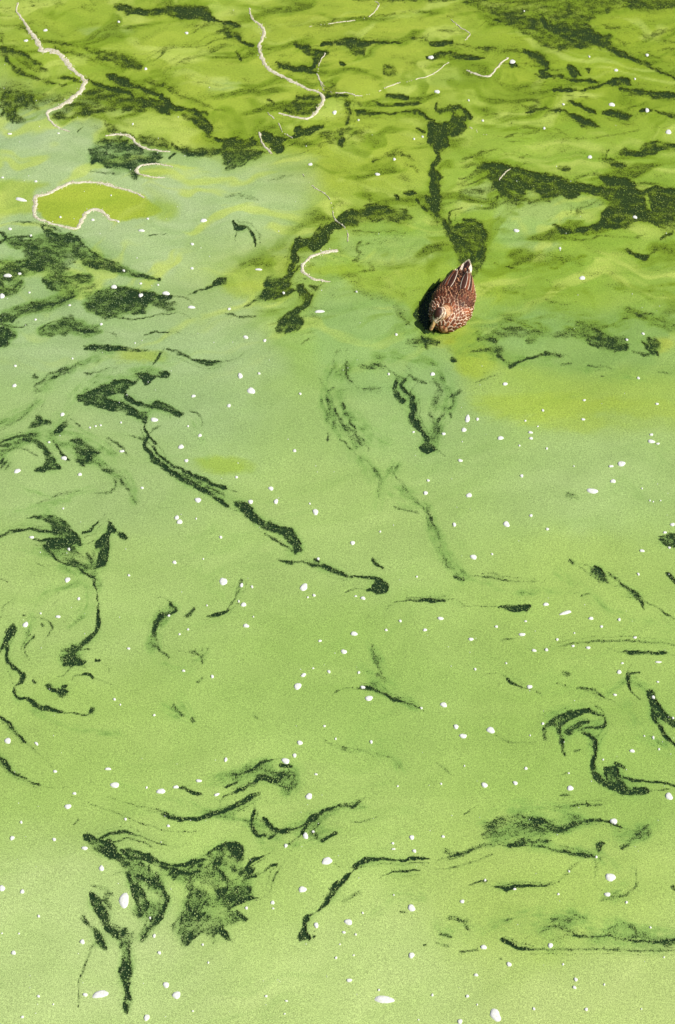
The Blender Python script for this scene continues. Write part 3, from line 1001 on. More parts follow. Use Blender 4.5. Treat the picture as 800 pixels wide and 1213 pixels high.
ALB = 0.66           # photograph's lit colour -> surface colour
CTRL = np.array([
    (400, 60, 150, 183, 50), (100, 60, 140, 178, 45), (700, 60, 135, 172, 35), (60, 180, 150, 188, 115), (250, 250, 150, 190, 110),
    (60, 330, 140, 185, 105), (400, 180, 150, 185, 50), (650, 250, 135, 180, 50), (650, 350, 130, 175, 50), (450, 330, 140, 185, 65),
    (420, 390, 145, 188, 85), (700, 430, 145, 185, 70), (200, 450, 152, 190, 110), (500, 480, 150, 190, 100), (700, 560, 158, 196, 105),
    (100, 560, 155, 192, 105), (400, 620, 158, 196, 98), (700, 700, 157, 196, 88), (100, 700, 158, 196, 98), (400, 800, 150, 192, 85),
    (100, 880, 155, 195, 88), (700, 880, 148, 190, 80), (300, 1000, 165, 202, 95), (650, 1080, 165, 200, 88), (100, 1120, 178, 210, 118),
    (450, 1180, 180, 212, 115), (700, 1190, 178, 208, 110), (200, 60, 146, 182, 50), (250, 140, 146, 182, 48), (280, 310, 148, 186, 85),
], float)
BLOBS = [
    (185, 203, 22, 7, (155, 190, 60), 0.8), (190, 250, 26, 14, (150, 188, 65), 0.6),
    (645, 482, 90, 20, (160, 194, 62), 0.6), (680, 502, 60, 9, (162, 196, 75), 0.5), (770, 484, 55, 14, (158, 192, 70), 0.5),
    (262, 552, 36, 12, (150, 188, 55), 0.7), (165, 420, 34, 9, (155, 185, 60), 0.7), (528, 402, 20, 9, (178, 192, 50), 0.5),
    (785, 410, 16, 10, (175, 190, 50), 0.5), (560, 430, 24, 16, (160, 192, 60), 0.5), (300, 338, 40, 8, (160, 190, 60), 0.6),
    (385, 320, 40, 8, (150, 185, 45), 0.6), (125, 36, 34, 8, (158, 192, 100), 0.6), (265, 100, 24, 8, (158, 190, 105), 0.6),
    (520, 92, 60, 12, (155, 190, 80), 0.45), (620, 275, 45, 18, (145, 190, 90), 0.6), (690, 255, 28, 20, (150, 190, 80), 0.5),
    (590, 245, 30, 10, (150, 190, 80), 0.4), (470, 285, 55, 22, (140, 185, 80), 0.6), (610, 395, 60, 26, (140, 185, 100), 0.45),
    (570, 370, 22, 26, (135, 182, 90), 0.5), (540, 392, 16, 8, (165, 190, 30), 0.5), (320, 190, 60, 10, (156, 192, 100), 0.6),
    (205, 195, 30, 8, (150, 188, 100), 0.5), (10, 165, 60, 14, (158, 192, 130), 0.7),
]
def algae_fields(X, Y):
    u, v = survey(X, Y)
    wx = fbm(X * 7, Y * 7, 3, 4) * 7 + fbm(X * 40, Y * 40, 5, 2) * 2.0
    wy = fbm(X * 7 + 31, Y * 7, 9, 4) * 5 + fbm(X * 40, Y * 40 + 9, 13, 2) * 1.5
    cx_ = fbm(X * 26, Y * 20, 71, 3) * 3.0; cy_ = fbm(X * 26 + 50, Y * 20, 72, 3) * 2.4
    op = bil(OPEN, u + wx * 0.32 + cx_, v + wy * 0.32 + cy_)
    hal = bil(HALO, u + wx * 0.6, v + wy * 0.6) * (0.75 + 0.9 * fbm(X * 9, Y * 13, 77, 3))
    op = np.maximum(op, hal * 0.54)
    # fine marbling, drawn out across the pond in the far half
    far = 1 - sstep(330, 470, v + wx * 3)
    mint = np.clip((bil(CMASK[0][1], u, v) + bil(CMASK[1][1], u, v) + bil(CMASK[2][1], u, v)) * 1.4, 0, 1)
    mx = X + 0.18 * fbm(X * 1.7, Y * 1.7, 21, 3); my = Y + 0.25 * fbm(X * 1.5 + 5, Y * 1.5, 22, 3)
    marb = fbm(mx * 2.0 + my * .8, my * 6.0 - mx * 1.6, 23, 5)
    op = op * (1 + 0.35 * np.clip(marb * 1.6, -1, 1))
    # threads: ridged noise on a strongly stirred pond
    qx = X + 0.30 * fbm(X * 1.1, Y * 1.3, 81, 4); qy = Y + 0.34 * fbm(X * 1.2 + 9, Y * 1.1, 82, 4)
    rid = 1 - np.abs(fbm(qx * 1.6 + qy * .7, qy * 5 - qx * 1.2, 83, 4)) * 3.2
    rid2 = 1 - np.abs(fbm(qx * 5.0 + qy * 2, qy * 12 - qx * 3, 84, 3)) * 3.0
    patchy = sstep(-.12, .25, fbm(X * 1.6, Y * 1.6, 85, 3))
    thr = np.maximum(sstep(.62, 1.0, rid) * .62, sstep(.66, 1.0, rid2) * .45) * patchy
    op = np.maximum(op, far * (1 - .9 * mint) * np.maximum(0.46 * sstep(0.08, 0.44, marb), thr * .8))
    sx_ = X + 0.42 * fbm(X * 1.5, Y * 1.5, 111, 4); sy_ = Y + 0.5 * fbm(X * 1.4 + 9, Y * 1.3, 112, 4)
    mb2 = fbm(sx_ * 2.2 + sy_, sy_ * 7 - sx_ * 1.8, 107, 4)
    hal = np.maximum(hal, far * (1 - mint) * .55 * sstep(.06, .36, mb2))
    op = np.maximum(op, far * (1 - mint) * .38 * sstep(.2, .45, mb2))
    hal = np.maximum(hal, far * (1 - mint) * .55 * sstep(.02, .38, marb))
    op = np.maximum(op, (1 - far) * np.maximum(0.18 * sstep(0.12, 0.5, marb), 0.26 * thr))
    hal = np.maximum(hal, (1 - far) * .35 * thr)
    # pepper and fine tearing
    tear = fbm(X * 24 + wx * .1, Y * 30, 101, 3)
    op = op * (1 + .42 * np.clip(tear * 1.5, -1, .8) * sstep(.1, .5, op))
    op = np.maximum(op, (1 - far) * (.06 + .30 * fbm(qx * 2.6 + 4, qy * 4.2, 105, 4) + .08 * tear))
    op = np.maximum(op, far * (1 - .7 * mint) * (.17 + .30 * fbm(qx * 7, qy * 12, 103, 3) + .12 * tear))
    # open pond outside what the photograph shows
    out = np.maximum(np.maximum(sstep(0, 40, -u), sstep(0, 40, u - PW)), np.maximum(sstep(0, 30, -v), sstep(0, 30, v - PH)))
    m2 = fbm(mx * 1.3 + 7, my * 2.2, 41, 5)
    swirl = sstep(0.10, 0.26, m2) * 0.9
    op = op * (1 - out) + out * np.maximum(swirl, op * 0.3)
    op = np.clip(op, 0, 1)
    uc, vc = np.clip(u, -60, 860) + wx * 3, np.clip(v, -60, 1270) + wy * 3
    num = np.zeros((len(X), 3)); den = np.zeros(len(X))
    for cx, cy, r_, g_, b_ in CTRL:
        q = 1.0 / (((uc - cx) ** 2 + (vc - cy) ** 2 * 1.8) / 70.0 ** 2 + 0.15) ** 2
        num += q[:, None] * lin((r_ * 1.0 + 3 - 2 * (cy > 950) + 6 * (cy < 380), g_ * 1.01 + 3 * (cy < 380), b_ * 1.0 + 8)); den += q
    col = num / den[:, None]
    for lc, M in CMASK:
        f = bil(M, u + wx * .8, v + wy * .8)[:, None]
        col = col * (1 - f) + f * lc
    for cx, cy, rx, ry, cc, a in BLOBS:
        rr = np.hypot((u + wx * 1.2 - cx) / rx, (v + wy * 1.2 - cy) / ry)
        f = a * (1 - sstep(0.45, 1.25, rr + .45 * fbm(qx * 2.5 + qy, qy * 10 - qx * 2, 97, 3) + .22 * fbm(X * 22, Y * 32, 98, 2)))
        col = col * (1 - f[:, None]) + f[:, None] * lin(cc)
    milky = (sstep(.02, .34, fbm(sx_ * 2.0 + 3 + sy_, sy_ * 6.5 - sx_ * 1.6, 95, 4)) * far * .72)[:, None]
    col = col * (1 - milky) + milky * lin((182, 212, 92))
    wisp = fbm(qx * 3 + qy, qy * 9 - qx * 2, 91, 4)[:, None]
    col = col * (1 + wisp * np.array([.16, .10, .22]) * (0.75 + .9 * far[:, None]))
    return u, v, op, hal, np.clip(col * ALB * np.array([1.10, 0.98, 1.12]), 0, 1), far * (1 - .9 * mint)

# ------------------------------------------------------------------ pond water and algae film
def grow(a, first, n_, k_): 
    out, d = [], first
    for _ in range(n_): a += d; d *= k_; out.append(a)
    return out
xs = np.arange(-2.15, 2.1501, 0.0047)
xs = np.concatenate([np.array(grow(xs[0], -0.02, 26, 1.34))[::-1], xs, grow(xs[-1], 0.02, 26, 1.34)])
ys = [1.75]
while ys[-1] < 8.3: ys.append(ys[-1] + 0.0043 * (ys[-1] ** 2 + CAM_H ** 2) / 24.0)
ys = np.array(ys)
ys = np.concatenate([np.array(grow(ys[0], -0.02, 26, 1.34))[::-1], ys, grow(ys[-1], 0.03, 26, 1.34)])
GX, GY = np.meshgrid(xs, ys)
NX, NY = len(xs), len(ys)
fx, fy = GX.ravel(), GY.ravel()
SU, SV, OP, HAL, ALG, FAR = algae_fields(fx, fy)
fz = 0.0012 * (1 - OP) + 0.0008 * fbm(fx * 12, fy * 12, 51, 2) - 0.0005
idx = np.arange(NX * NY, dtype=np.int32).reshape(NY, NX)
quads = np.stack([idx[:-1, :-1], idx[:-1, 1:], idx[1:, 1:], idx[1:, :-1]], -1).reshape(-1, 4)
me = bpy.data.meshes.new('algae_film')
me.vertices.add(len(fx)); me.loops.add(quads.size); me.polygons.add(len(quads))
me.vertices.foreach_set('co', np.stack([fx, fy, fz], -1).astype(np.float32).ravel())
me.loops.foreach_set('vertex_index', quads.ravel())
me.polygons.foreach_set('loop_start', np.arange(0, quads.size, 4, dtype=np.int32))
me.polygons.foreach_set('use_smooth', np.ones(len(quads), bool))
ca = me.attributes.new('algae', 'FLOAT_COLOR', 'POINT')
ca.data.foreach_set('color', np.c_[ALG, np.ones(len(fx))].astype(np.float32).ravel())
ca = me.attributes.new('cover', 'FLOAT_COLOR', 'POINT')
ca.data.foreach_set('color', np.c_[OP, FAR, HAL, np.ones(len(fx))].astype(np.float32).ravel())
me.materials.append(m_film)
me.update(calc_edges=True); me.validate()
film = bpy.data.objects.new('algae_film', me); COL.objects.link(film)
tag(film, 'marbled green algae scum covering the pond, broken by dark swirling gaps', 'algae', kind='stuff')
Wd = 400
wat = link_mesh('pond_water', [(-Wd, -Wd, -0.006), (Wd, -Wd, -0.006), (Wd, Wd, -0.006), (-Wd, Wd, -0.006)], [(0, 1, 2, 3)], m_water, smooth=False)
tag(wat, 'dark green pond water showing through gaps in the algae', 'water', kind='structure')

# loose grains of algae afloat in the gaps
view = (SU > -60) & (SU < 860) & (SV > -60) & (SV < 1270)
prob = np.where(view, sstep(0.45, 0.75, OP), 0)
pick = np.flatnonzero(RNG.random(len(fx)) < prob * 0.34)
if len(pick) > 70000: pick = RNG.choice(pick, 70000, replace=False)
gx, gy = fx[pick] + RNG.normal(0, .003, len(pick)), fy[pick] + RNG.normal(0, .004, len(pick))
s = np.abs(RNG.normal(0.0011, .0005, len(pick))) + 0.0005
ang = RNG.random(len(pick)) * 6.283
gv, gc = np.zeros((len(pick), 4, 3), np.float32), None
for q in range(4):
    aq = ang + q * math.pi / 2
    rq = s * (0.7 + 0.6 * RNG.random(len(pick)))
    gv[:, q, 0] = gx + np.cos(aq) * rq; gv[:, q, 1] = gy + np.sin(aq) * rq * 1.25
    gv[:, q, 2] = 0.001 + RNG.random(len(pick)) * 0.002
gcol = np.repeat(ALG[pick] * (0.3 + 0.6 * RNG.random((len(pick), 1))), 4, 0)
gr_o = link_mesh('algae_grains', gv.reshape(-1, 3).tolist(), np.arange(len(pick) * 4).reshape(-1, 4).tolist(), m_grain, cols=gcol, smooth=False)
tag(gr_o, 'loose specks of green algae floating in the dark gaps', 'algae', kind='stuff')

# ------------------------------------------------------------------ foam
def px_scale(u, v):
    a, b = ground(u, v), ground(u + 1, v)
    c_ = ground(u, v - 1)
    return (b - a).length, (c_ - a).length

def fleck_geo(rx, ry, rot, taper=0.0, seed=0):
    """low irregular dome of foam; rim just below the algae"""
    rnd = random.Random(seed); nseg = 14
    h = min(0.0022, 0.25 * min(rx, ry) + 0.0008)
    ph = [rnd.random() * 6.28 for _ in range(4)]
    vs, fs = [], []
    for ri, (rr, zz) in enumerate(((1.0, -0.001), (0.86, 0.62 * h + 0.002), (0.5, h + 0.002))):
        for k_ in range(nseg):
            t = k_ / nseg * 2 * math.pi
            f = rr * (1 + 0.10 * math.sin(2 * t + ph[0]) + 0.08 * math.sin(3 * t + ph[1]) + 0.04 * math.sin(5 * t + ph[2]))
            x, y = rx * f * math.cos(t), ry * f * math.sin(t)
            if taper: y *= 1 - taper * (x / rx)
            c_, s_ = math.cos(rot), math.sin(rot)
            vs.append((x * c_ - y * s_, x * s_ + y * c_, zz + rnd.uniform(-1, 1) * 0.0004))
    vs.append((0, 0, h * 1.05 + 0.002))
    for ri in range(2):
        for k_ in range(nseg):
            a, b = ri * nseg + k_, ri * nseg + (k_ + 1) % nseg
            fs.append((a, b, b + nseg, a + nseg))
    for k_ in range(nseg): fs.append((2 * nseg + k_, 2 * nseg + (k_ + 1) % nseg, 3 * nseg))
    return vs, fs

FLECKS = []
def FL(cx, ry, s):
    for p in _parse(s):
        FLECKS.append((cx, ry, OX[cx] + p[0] / TS, OY[ry] + p[1] / TS, p[2] / TS, p[3] / TS, p[4] if len(p) > 4 else 0.0, p[5] if len(p) > 5 else 0.0, (int(p[0]), int(p[1]))))
FL(0, 0, "93 145 8 4;162 108 8 4;422 78 5 3;663 118 7 4;35 476 8 3;208 474 5 2;472 441 3 4;518 245 6 4")
FL(1, 0, "730 204 10 6;752 326 10 6;388 400 8 7;302 584 8 5;600 566 6 4;473 427 4 3;700 486 5 3;670 494 4 3")
FL(2, 0, "222 219 12 6;575 372 11 7;776 469 11 8;590 250 7 5;700 196 7 4;497 558 8 6;335 456 5 4;117 429 5 3;403 371 5 3;657 281 4 3;67 357 4 3;495 202 4 3;264 40 3 2;700 392 8 7")
FL(0, 1, "75 110 26 5 -22;723 184 13 6;503 220 12 4;28 379 14 6;8 452 9 9;405 419 10 7;500 449 8 6;590 442 14 6;683 268 7 4;682 354 7 4;70 373 6 4;36 214 7 4;360 552 6 4;680 492 14 5;248 485 5 3;127 536 5 3;105 440 4 3;500 408 5 3;440 362 5 3;10 32 5 3;128 45 6 3;330 182 6 4;525 178 5 3;215 172 5 3;420 188 5 3;395 95 3 2;562 413 4 3;110 237 4 3")
FL(1, 1, "335 507 18 5;540 20 10 4;118 358 14 3;207 441 5 4;14 498 6 4;72 597 9 4;607 589 6 4;466 437 4 3")
FL(2, 1, "236 220 10 6;657 172 8 5;470 388 11 7;391 283 5 4;686 586 6 4")
FL(0, 2, "52 171 8 6;55 101 5 4;222 273 8 6;687 208 8 5;548 292 13 8;643 388 10 8;662 437 8 5;710 348 7 6;228 428 10 7 -30;62 474 14 7 25;284 486 7 6;703 577 13 8;433 404 9 4;430 302 4 3;340 315 4 3;320 320 4 3;358 312 4 3;668 315 4 3;505 534 6 4;480 20 3 2;258 75 4 3;175 372 5 3")
FL(1, 2, "92 189 15 12;53 136 9 10;13 242 7 6;140 11 6 5;75 2 8 3;736 130 9 6;775 342 7 5;162 536 10 7;246 402 7 5;711 552 9 6;720 508 6 4;266 200 5 4;120 128 5 4;180 582 8 10;90 583 10 7;40 496 6 4;580 130 5 4;300 590 4 3;668 336 5 3")
FL(2, 2, "63 288 9 14 -15;98 290 6 5;50 328 9 8;180 357 11 7 20;196 165 10 5;286 337 9 4;288 358 7 5;506 545 20 10 -12;609 448 15 9;579 510 10 7;572 457 9 4;715 369 14 6 -20;738 377 8 3;715 345 7 4;37 437 9 5;68 560 11 8;255 491 7 5;330 259 5 4;477 223 6 3;473 291 7 4;735 236 6 4;669 144 6 4;247 384 4 3;344 394 4 4;312 316 4 2;268 296 4 3;440 457 3 2;682 536 3 3;710 579 3 3;722 583 3 2;748 579 3 2;628 8 5 4;44 370 2 2")
FL(0, 3, "628 40 8 8;638 55 10 9;793 267 14 15;240 261 10 9;620 199 8 6;91 420 10 10;207 392 9 5;280 328 5 6;113 110 10 4;245 152 5 5;600 388 5 4;458 245 5 4;784 110 6 5;457 505 6 4;722 187 3 3;668 437 4 4;638 454 4 4;652 584 6 4;225 8 4 3;145 380 4 3;735 352 3 3;697 44 3 3")
FL(1, 3, "320 20 10 12 20;452 130 8 8;279 287 13 15 -35;65 349 11 7;74 424 11 7;315 316 6 5;489 326 9 6;457 452 12 8;421 516 12 8;336 478 7 4;764 398 11 6;709 439 8 5;571 439 6 4;621 407 6 4;279 597 8 5;368 587 6 6;474 590 5 5;463 319 5 3;293 323 4 3;95 286 5 5;48 337 4 4;58 280 6 8;550 90 4 3;680 250 4 3;330 186 5 5;100 392 3 3;312 575 4 3")
FL(2, 3, "201 63 12 10;84 180 12 9;16 65 7 7;288 33 6 5;346 81 6 5;790 65 9 6;763 93 7 4;682 158 9 5;779 147 5 4;669 241 5 5;341 348 10 6;411 378 23 6 18;256 455 14 5;501 398 10 5;165 427 7 4;75 472 9 6;299 512 9 5;343 509 7 5;381 473 6 4;437 496 6 4;491 502 8 5;601 402 6 5;538 427 6 4;657 466 7 4;601 588 9 7;200 557 4 3;90 578 5 4;150 170 4 4;740 553 14 3;612 557 6 3;269 408 5 3;442 450 3 3")
FL(0, 4, "28 233 13 10;408 390 16 11 -15;572 412 16 10;242 466 14 8 20;384 333 11 5;196 342 7 5;407 86 5 5;548 142 5 4;44 578 8 8;193 583 7 6;76 522 5 5;446 511 5 5;598 535 6 5;265 420 7 5;706 375 12 5;770 424 10 5 25;754 5 6 6;521 399 4 4;428 105 3 3;625 397 10 6;130 243 10 4 -40")
FL(1, 4, "257 39 14 12;510 82 15 9;488 43 9 5;276 2 9 4;775 105 13 9;265 240 11 8;246 285 8 7;214 304 17 9 -20;297 430 13 11;285 570 10 12;662 576 10 8;518 237 6 6;773 573 6 5;352 181 5 4;392 226 4 4;2 300 6 8;696 117 5 4;766 386 4 4;612 394 4 3;595 597 6 4;312 555 5 4;322 352 6 4")
FL(2, 4, "145 195 15 12;283 41 10 7;22 183 10 8;47 216 13 9;123 390 11 10 30;232 383 9 7;427 401 11 10;582 518 15 9;778 430 12 15 15;647 269 10 6 -20;270 331 7 5;586 70 7 4;722 78 6 6;792 152 4 4;722 222 5 6;742 263 4 4;690 216 3 3;330 172 5 5;285 214 3 3;422 348 4 3;738 24 5 3;52 322 3 3;544 300 4 3")
FL(0, 5, "441 200 17 31 8;357 533 28 15 12;627 536 17 13;590 500 11 12;521 616 10 13;361 86 9 11;301 15 11 7;80 169 9 7;8 157 11 11;293 347 9 9;49 386 8 8;303 535 9 7;566 386 7 6;138 256 5 5;137 540 6 5;80 614 6 5;548 326 6 7;533 262 4 4;190 569 3 3;740 421 4 4;720 357 5 4;685 593 4 3;8 317 3 3;68 318 3 3")
FL(1, 5, "361 60 21 13 35;274 161 14 12 20;661 227 14 13;437 277 15 11;661 395 11 11;568 552 41 13 -8 .55;440 484 12 6;168 208 7 8;170 229 5 3;671 25 8 6;597 18 8 3;421 314 7 5;463 321 5 4;215 6 7 7;323 288 9 10;393 404 5 5;735 536 5 5;217 557 6 3;145 540 6 4;211 603 4 3;545 518 4 4;456 395 4 3;407 356 3 3;488 245 4 4;75 227 6 5;598 181 3 3;686 624 3 3")
FL(2, 5, "570 118 18 16;162 607 19 25 35;559 179 11 8;120 366 11 9;210 427 9 9;357 360 10 9;44 204 8 7;447 481 7 7;442 509 7 6;484 587 7 6;93 465 9 5;36 630 9 10;62 540 6 6;125 128 5 4;298 585 5 6;230 160 6 4;627 207 5 5;712 296 4 4;423 97 4 4;385 178 5 4;402 427 4 4;548 499 4 4;680 586 3 3;520 46 4 5;760 402 3 3;97 570 3 3")
NAMED = {
    (0, 5, 441, 200): 'tall white foam fleck in the crook of the dark forked gap, lower left',
    (0, 5, 357, 533): 'wide white foam blob left of the foot of the dark stem-shaped gap',
    (0, 5, 303, 535): 'round foam fleck close beside the wide blob left of the dark stem',
    (0, 5, 627, 536): 'larger of two white foam flecks right of the dark stem-shaped gap, lower left',
    (0, 5, 590, 500): 'upper, rounder of two white flecks right of the dark stem-shaped gap',
    (0, 5, 521, 616): 'white foam fleck below and right of the dark stem-shaped gap',
    (0, 5, 8, 157): 'white foam fleck cut by the left edge, level with the dark forked gap',
    (1, 5, 568, 552): 'long teardrop-shaped white foam blob near the bottom edge, middle',
    (1, 5, 361, 60): 'slanting oval white foam fleck above the dark bent stroke, lower middle',
    (1, 5, 274, 161): 'white foam fleck left of the upper bend of the dark stroke, lower middle',
    (1, 5, 661, 227): 'round white fleck right of the dark bent stroke near the bottom',
    (1, 5, 437, 277): 'oval white fleck just right of the hooked end of the dark bent stroke',
    (2, 5, 570, 118): 'biggest round white foam disc in the lower right, clear of any gap',
    (2, 5, 162, 607): 'big tilted white foam blob at the bottom edge, right of the teardrop blob',
    (2, 5, 559, 179): 'small white fleck directly below the big round disc, lower right',
    (2, 5, 357, 360): 'white foam fleck sitting on the long thin dark line, lower right',
    (2, 4, 145, 195): 'white foam fleck trailing a thin dark tail, left of the dark hook',
    (2, 4, 778, 430): 'white foam fleck below the thin right-hand tail of the dark hook',
    (2, 4, 582, 518): 'white foam fleck on the tip of the long feathery dark streak, right',
    (2, 4, 427, 401): 'white foam fleck beside a tiny black spindle gap below the dark hook',
    (0, 4, 408, 390): 'oval white fleck in the lower left, left of the small dark dash',
    (0, 4, 572, 412): 'oval white fleck just left of the small dark dash, lower left',
    (1, 4, 297, 430): 'white foam fleck right of the shaggy dark swirl, lower middle',
    (1, 4, 214, 304): 'slanting oval white fleck on the top edge of the shaggy dark swirl',
    (0, 3, 793, 267): 'large round white fleck left of the long dark slash, middle of the pond',
    (1, 3, 279, 287): 'large slanting white fleck just below the long dark slash',
    (2, 3, 411, 378): 'thin slanting white sliver right of the black spindle gap',
    (1, 2, 92, 189): 'large round white fleck on clear algae in the upper middle, lower of a pair',
    (1, 2, 53, 136): 'smaller upper fleck of the pair on clear algae in the upper middle',
    (2, 2, 506, 545): 'wide white foam fleck right of centre, lowest of a loose cluster',
    (2, 2, 609, 448): 'oval white fleck right of centre, uppermost big one of a loose cluster',
    (2, 2, 63, 288): 'upright white fleck in front of the duck, top one of a pair',
    (2, 2, 50, 328): 'round white fleck in front of the duck, lower one of a pair',
    (2, 2, 715, 369): 'white fleck with a thin tail near the right edge, below the yellow band',
    (0, 1, 75, 110): 'long white sliver just left of the foam ring around the yellow patch',
    (2, 1, 470, 388): 'white foam fleck on bright algae to the right of the duck',
    (2, 1, 236, 220): 'white foam fleck above and right of the duck, on a milky patch',
    (2, 1, 657, 172): 'white foam fleck inside the big dark gap at the right edge',
    (1, 1, 335, 507): 'flat wide white fleck left of the duck, below the foam hook',
    (2, 0, 575, 372): 'round white foam fleck among dark curls, upper right',
}
HX, VY = ('left', 'middle', 'right'), ('along the far edge', 'level with the duck', 'just nearer than the duck', 'in the mid pond', 'in the near pond', 'along the near edge')
GROUP = 'white foam flecks floating on the algae'
spk_v, spk_f = [], []
cand = sorted(FLECKS, key=lambda f: -f[4] * f[5])
PLAIN = []
for i, (cx, ry, u, v, rx, ry_, rot, tp, key) in enumerate(cand):
    sx, sy = px_scale(u, v)
    vs, fs = fleck_geo(rx * sx, ry_ * sy, R(rot), tp, i)
    g = ground(u, v)
    if rx * ry_ < 1.75 or i >= 290:
        b = len(spk_v)
        spk_v += [(g.x + a, g.y + b_, c_) for a, b_, c_ in vs]; spk_f += [tuple(q + b for q in f) for f in fs]
        continue
    o = link_mesh('foam_fleck', vs, fs, m_foam)
    o.location = (g.x, g.y, 0)
    size = 'large' if rx * ry_ > 17 else 'small' if rx * ry_ > 6 else 'tiny'
    shape = 'oval' if rx / ry_ > 1.5 else 'round'
    lab = NAMED.get((cx, ry, *key))
    if not lab: PLAIN.append((o, u, f'{size} {shape} white foam fleck {VY[ry]}, {HX[cx]} third'))
    tag(o, lab, 'foam', GROUP)
ORD = ('first', 'second', 'third', 'fourth', 'fifth', 'sixth', 'seventh', 'eighth', 'ninth', 'tenth', 'eleventh', 'twelfth', 'thirteenth', 'fourteenth', 'fifteenth', 'sixteenth', 'seventeenth', 'eighteenth')
for lab in sorted({q[2] for q in PLAIN}):
    same = sorted((q for q in PLAIN if q[2] == lab), key=lambda q: q[1])
    for k_, (o, _, _) in enumerate(same):
        o['label'] = lab if len(same) == 1 else f'{lab}, {"leftmost" if k_ == 0 else "rightmost" if k_ == len(same) - 1 else ORD[min(k_, 17)] + " from left"}'
# specks too small to pick apart
for _ in range(220):
    u, v = random.uniform(-30, 830), 5 + 1235 * random.random() ** .75
    sx, sy = px_scale(u, v)
    r_ = random.uniform(0.3, 0.62)
    vs, fs = fleck_geo(r_ * sx, r_ * sy * 0.8, 0, 0, random.randrange(9999))
    g = ground(u, v); b = len(spk_v)
    spk_v += [(g.x + a, g.y + b_, c_ * 0.8) for a, b_, c_ in vs]; spk_f += [tuple(q + b for q in f) for f in fs]
tag(link_mesh('foam_specks', spk_v, spk_f, m_foam), 'pinprick white foam specks scattered over the algae', 'foam', kind='stuff')

def streak(cx, ry, s, label, faint=False, seed=0):
    """lumpy thread of foam lying on the algae: a ragged raised ribbon with clumps along its edges"""
    rnd = random.Random(seed)
    pts = [(OX[cx] + p[0] / TS, OY[ry] + p[1] / TS, p[2] / TS) for p in _parse(s)]
    sp = spline(pts, 9)
    P = [ground(a, b) for a, b, _ in sp]
    Wm = [max(0.5, q * 1.05) * px_scale(a, b)[0] * (1.0 if faint else 1.38) for a, b, q in sp]
    # resample finely
    A = np.array([(p.x, p.y, q) for p, q in zip(P, Wm)])
    dl = np.r_[0, np.cumsum(np.hypot(*np.diff(A[:, :2], axis=0).T))]
    tt = np.arange(0, dl[-1], 0.005)
    X, Y, Wd_ = (np.interp(tt, dl, A[:, k_]) for k_ in range(3))
    jx, jy = noise(tt * 28, tt * 0 + seed, 5) * .005, noise(tt * 28, tt * 0 + seed + 9, 6) * .005
    X, Y = X + jx, Y + jy
    tx, ty = np.gradient(X), np.gradient(Y); tl = np.hypot(tx, ty) + 1e-9
    nx_, ny_ = -ty / tl, tx / tl
    wl = Wd_ * np.clip(0.85 + 1.1 * fbm(tt * 27, tt * 0 + seed, 1, 3), .12, 2); wr = Wd_ * np.clip(0.85 + 1.1 * fbm(tt * 27, tt * 0 + 3 + seed, 2, 3), .12, 2)
    vs, fs = [], []
    for i in range(len(tt)):
        h = 0.0010 + 0.0012 * rnd.random()
        for f, z in ((-1, -0.001), (-0.6, h * .7 + .002), (0, h + .002), (0.6, h * .7 + .002), (1, -0.001)):
            q = (wl[i] if f < 0 else wr[i]) * f
            vs.append((X[i] + nx_[i] * q, Y[i] + ny_[i] * q, z))
    gap = noise(tt * 9, tt * 0 + seed, 8)
    for i in range(len(tt) - 1):
        if faint and gap[i] > 0.12: continue
        for k_ in range(4):
            a = i * 5 + k_
            fs.append((a, a + 1, a + 6, a + 5))
    for i in range(0, len(tt), 2):
        if rnd.random() < (0.4 if faint else 0.3):
            q = rnd.choice((-1, 1)) * Wd_[i] * rnd.uniform(0.5, 1.5)
            r_ = rnd.uniform(0.0015, 0.0034)
            v2, f2 = fleck_geo(r_, r_ * rnd.uniform(.7, 1.5), 0, 0, rnd.randrange(9999))
            b = len(vs)
            vs += [(X[i] + nx_[i] * q + a, Y[i] + ny_[i] * q + b_, c_) for a, b_, c_ in v2]; fs += [tuple(e + b for e in f) for f in f2]
    ox_, oy_ = float(X.mean()), float(Y.mean())
    o = link_mesh('foam_streak', [(a - ox_, b - oy_, c_) for a, b, c_ in vs], fs, m_scum)
    o.location = (ox_, oy_, 0)
    tag(o, label, 'foam streak', 'cream foam threads on the algae')
streak(0, 0, "65 10 2;60 40 3;85 75 4;110 115 6;135 150 8;150 180 9;180 180 13;215 195 9;240 225 9;265 255 7;290 270 7;300 295 8;285 325 9;255 350 9;215 378 8;175 395 7;168 410 4;185 435 4;210 455 3;250 468 2", 'long thick cream foam thread winding down the top left corner', seed=1)
streak(1, 0, "85 30 2;95 65 3;125 90 5;138 120 6;122 160 5;128 200 6;150 240 6;190 265 7;240 290 6;290 315 5;335 330 5;348 355 6;325 395 6;295 420 5;250 417 4;190 402 3", 'long cream foam thread curling into a hook at the top middle', seed=2)
streak(1, 0, "120 470 3;130 505 3;150 530 4;170 550 3", 'short cream foam dash below the hooked thread, on a dark gap', seed=3)
streak(1, 0, "150 400 2;190 440 2;205 470 2;240 490 2", 'faint broken foam thread running down from the hooked thread', True, 4)
streak(0, 0, "375 483 3;420 478 4;460 482 6;485 510 4;530 530 4;605 540 2", 'cream foam thread along the top of the grey-green gap, upper left', seed=5)
streak(0, 1, "615 -5 2;560 -17 3;505 -12 4;485 5 5;500 20 4;540 30 3;590 32 2", 'small C-shaped foam curl right of the foam ring', seed=6)
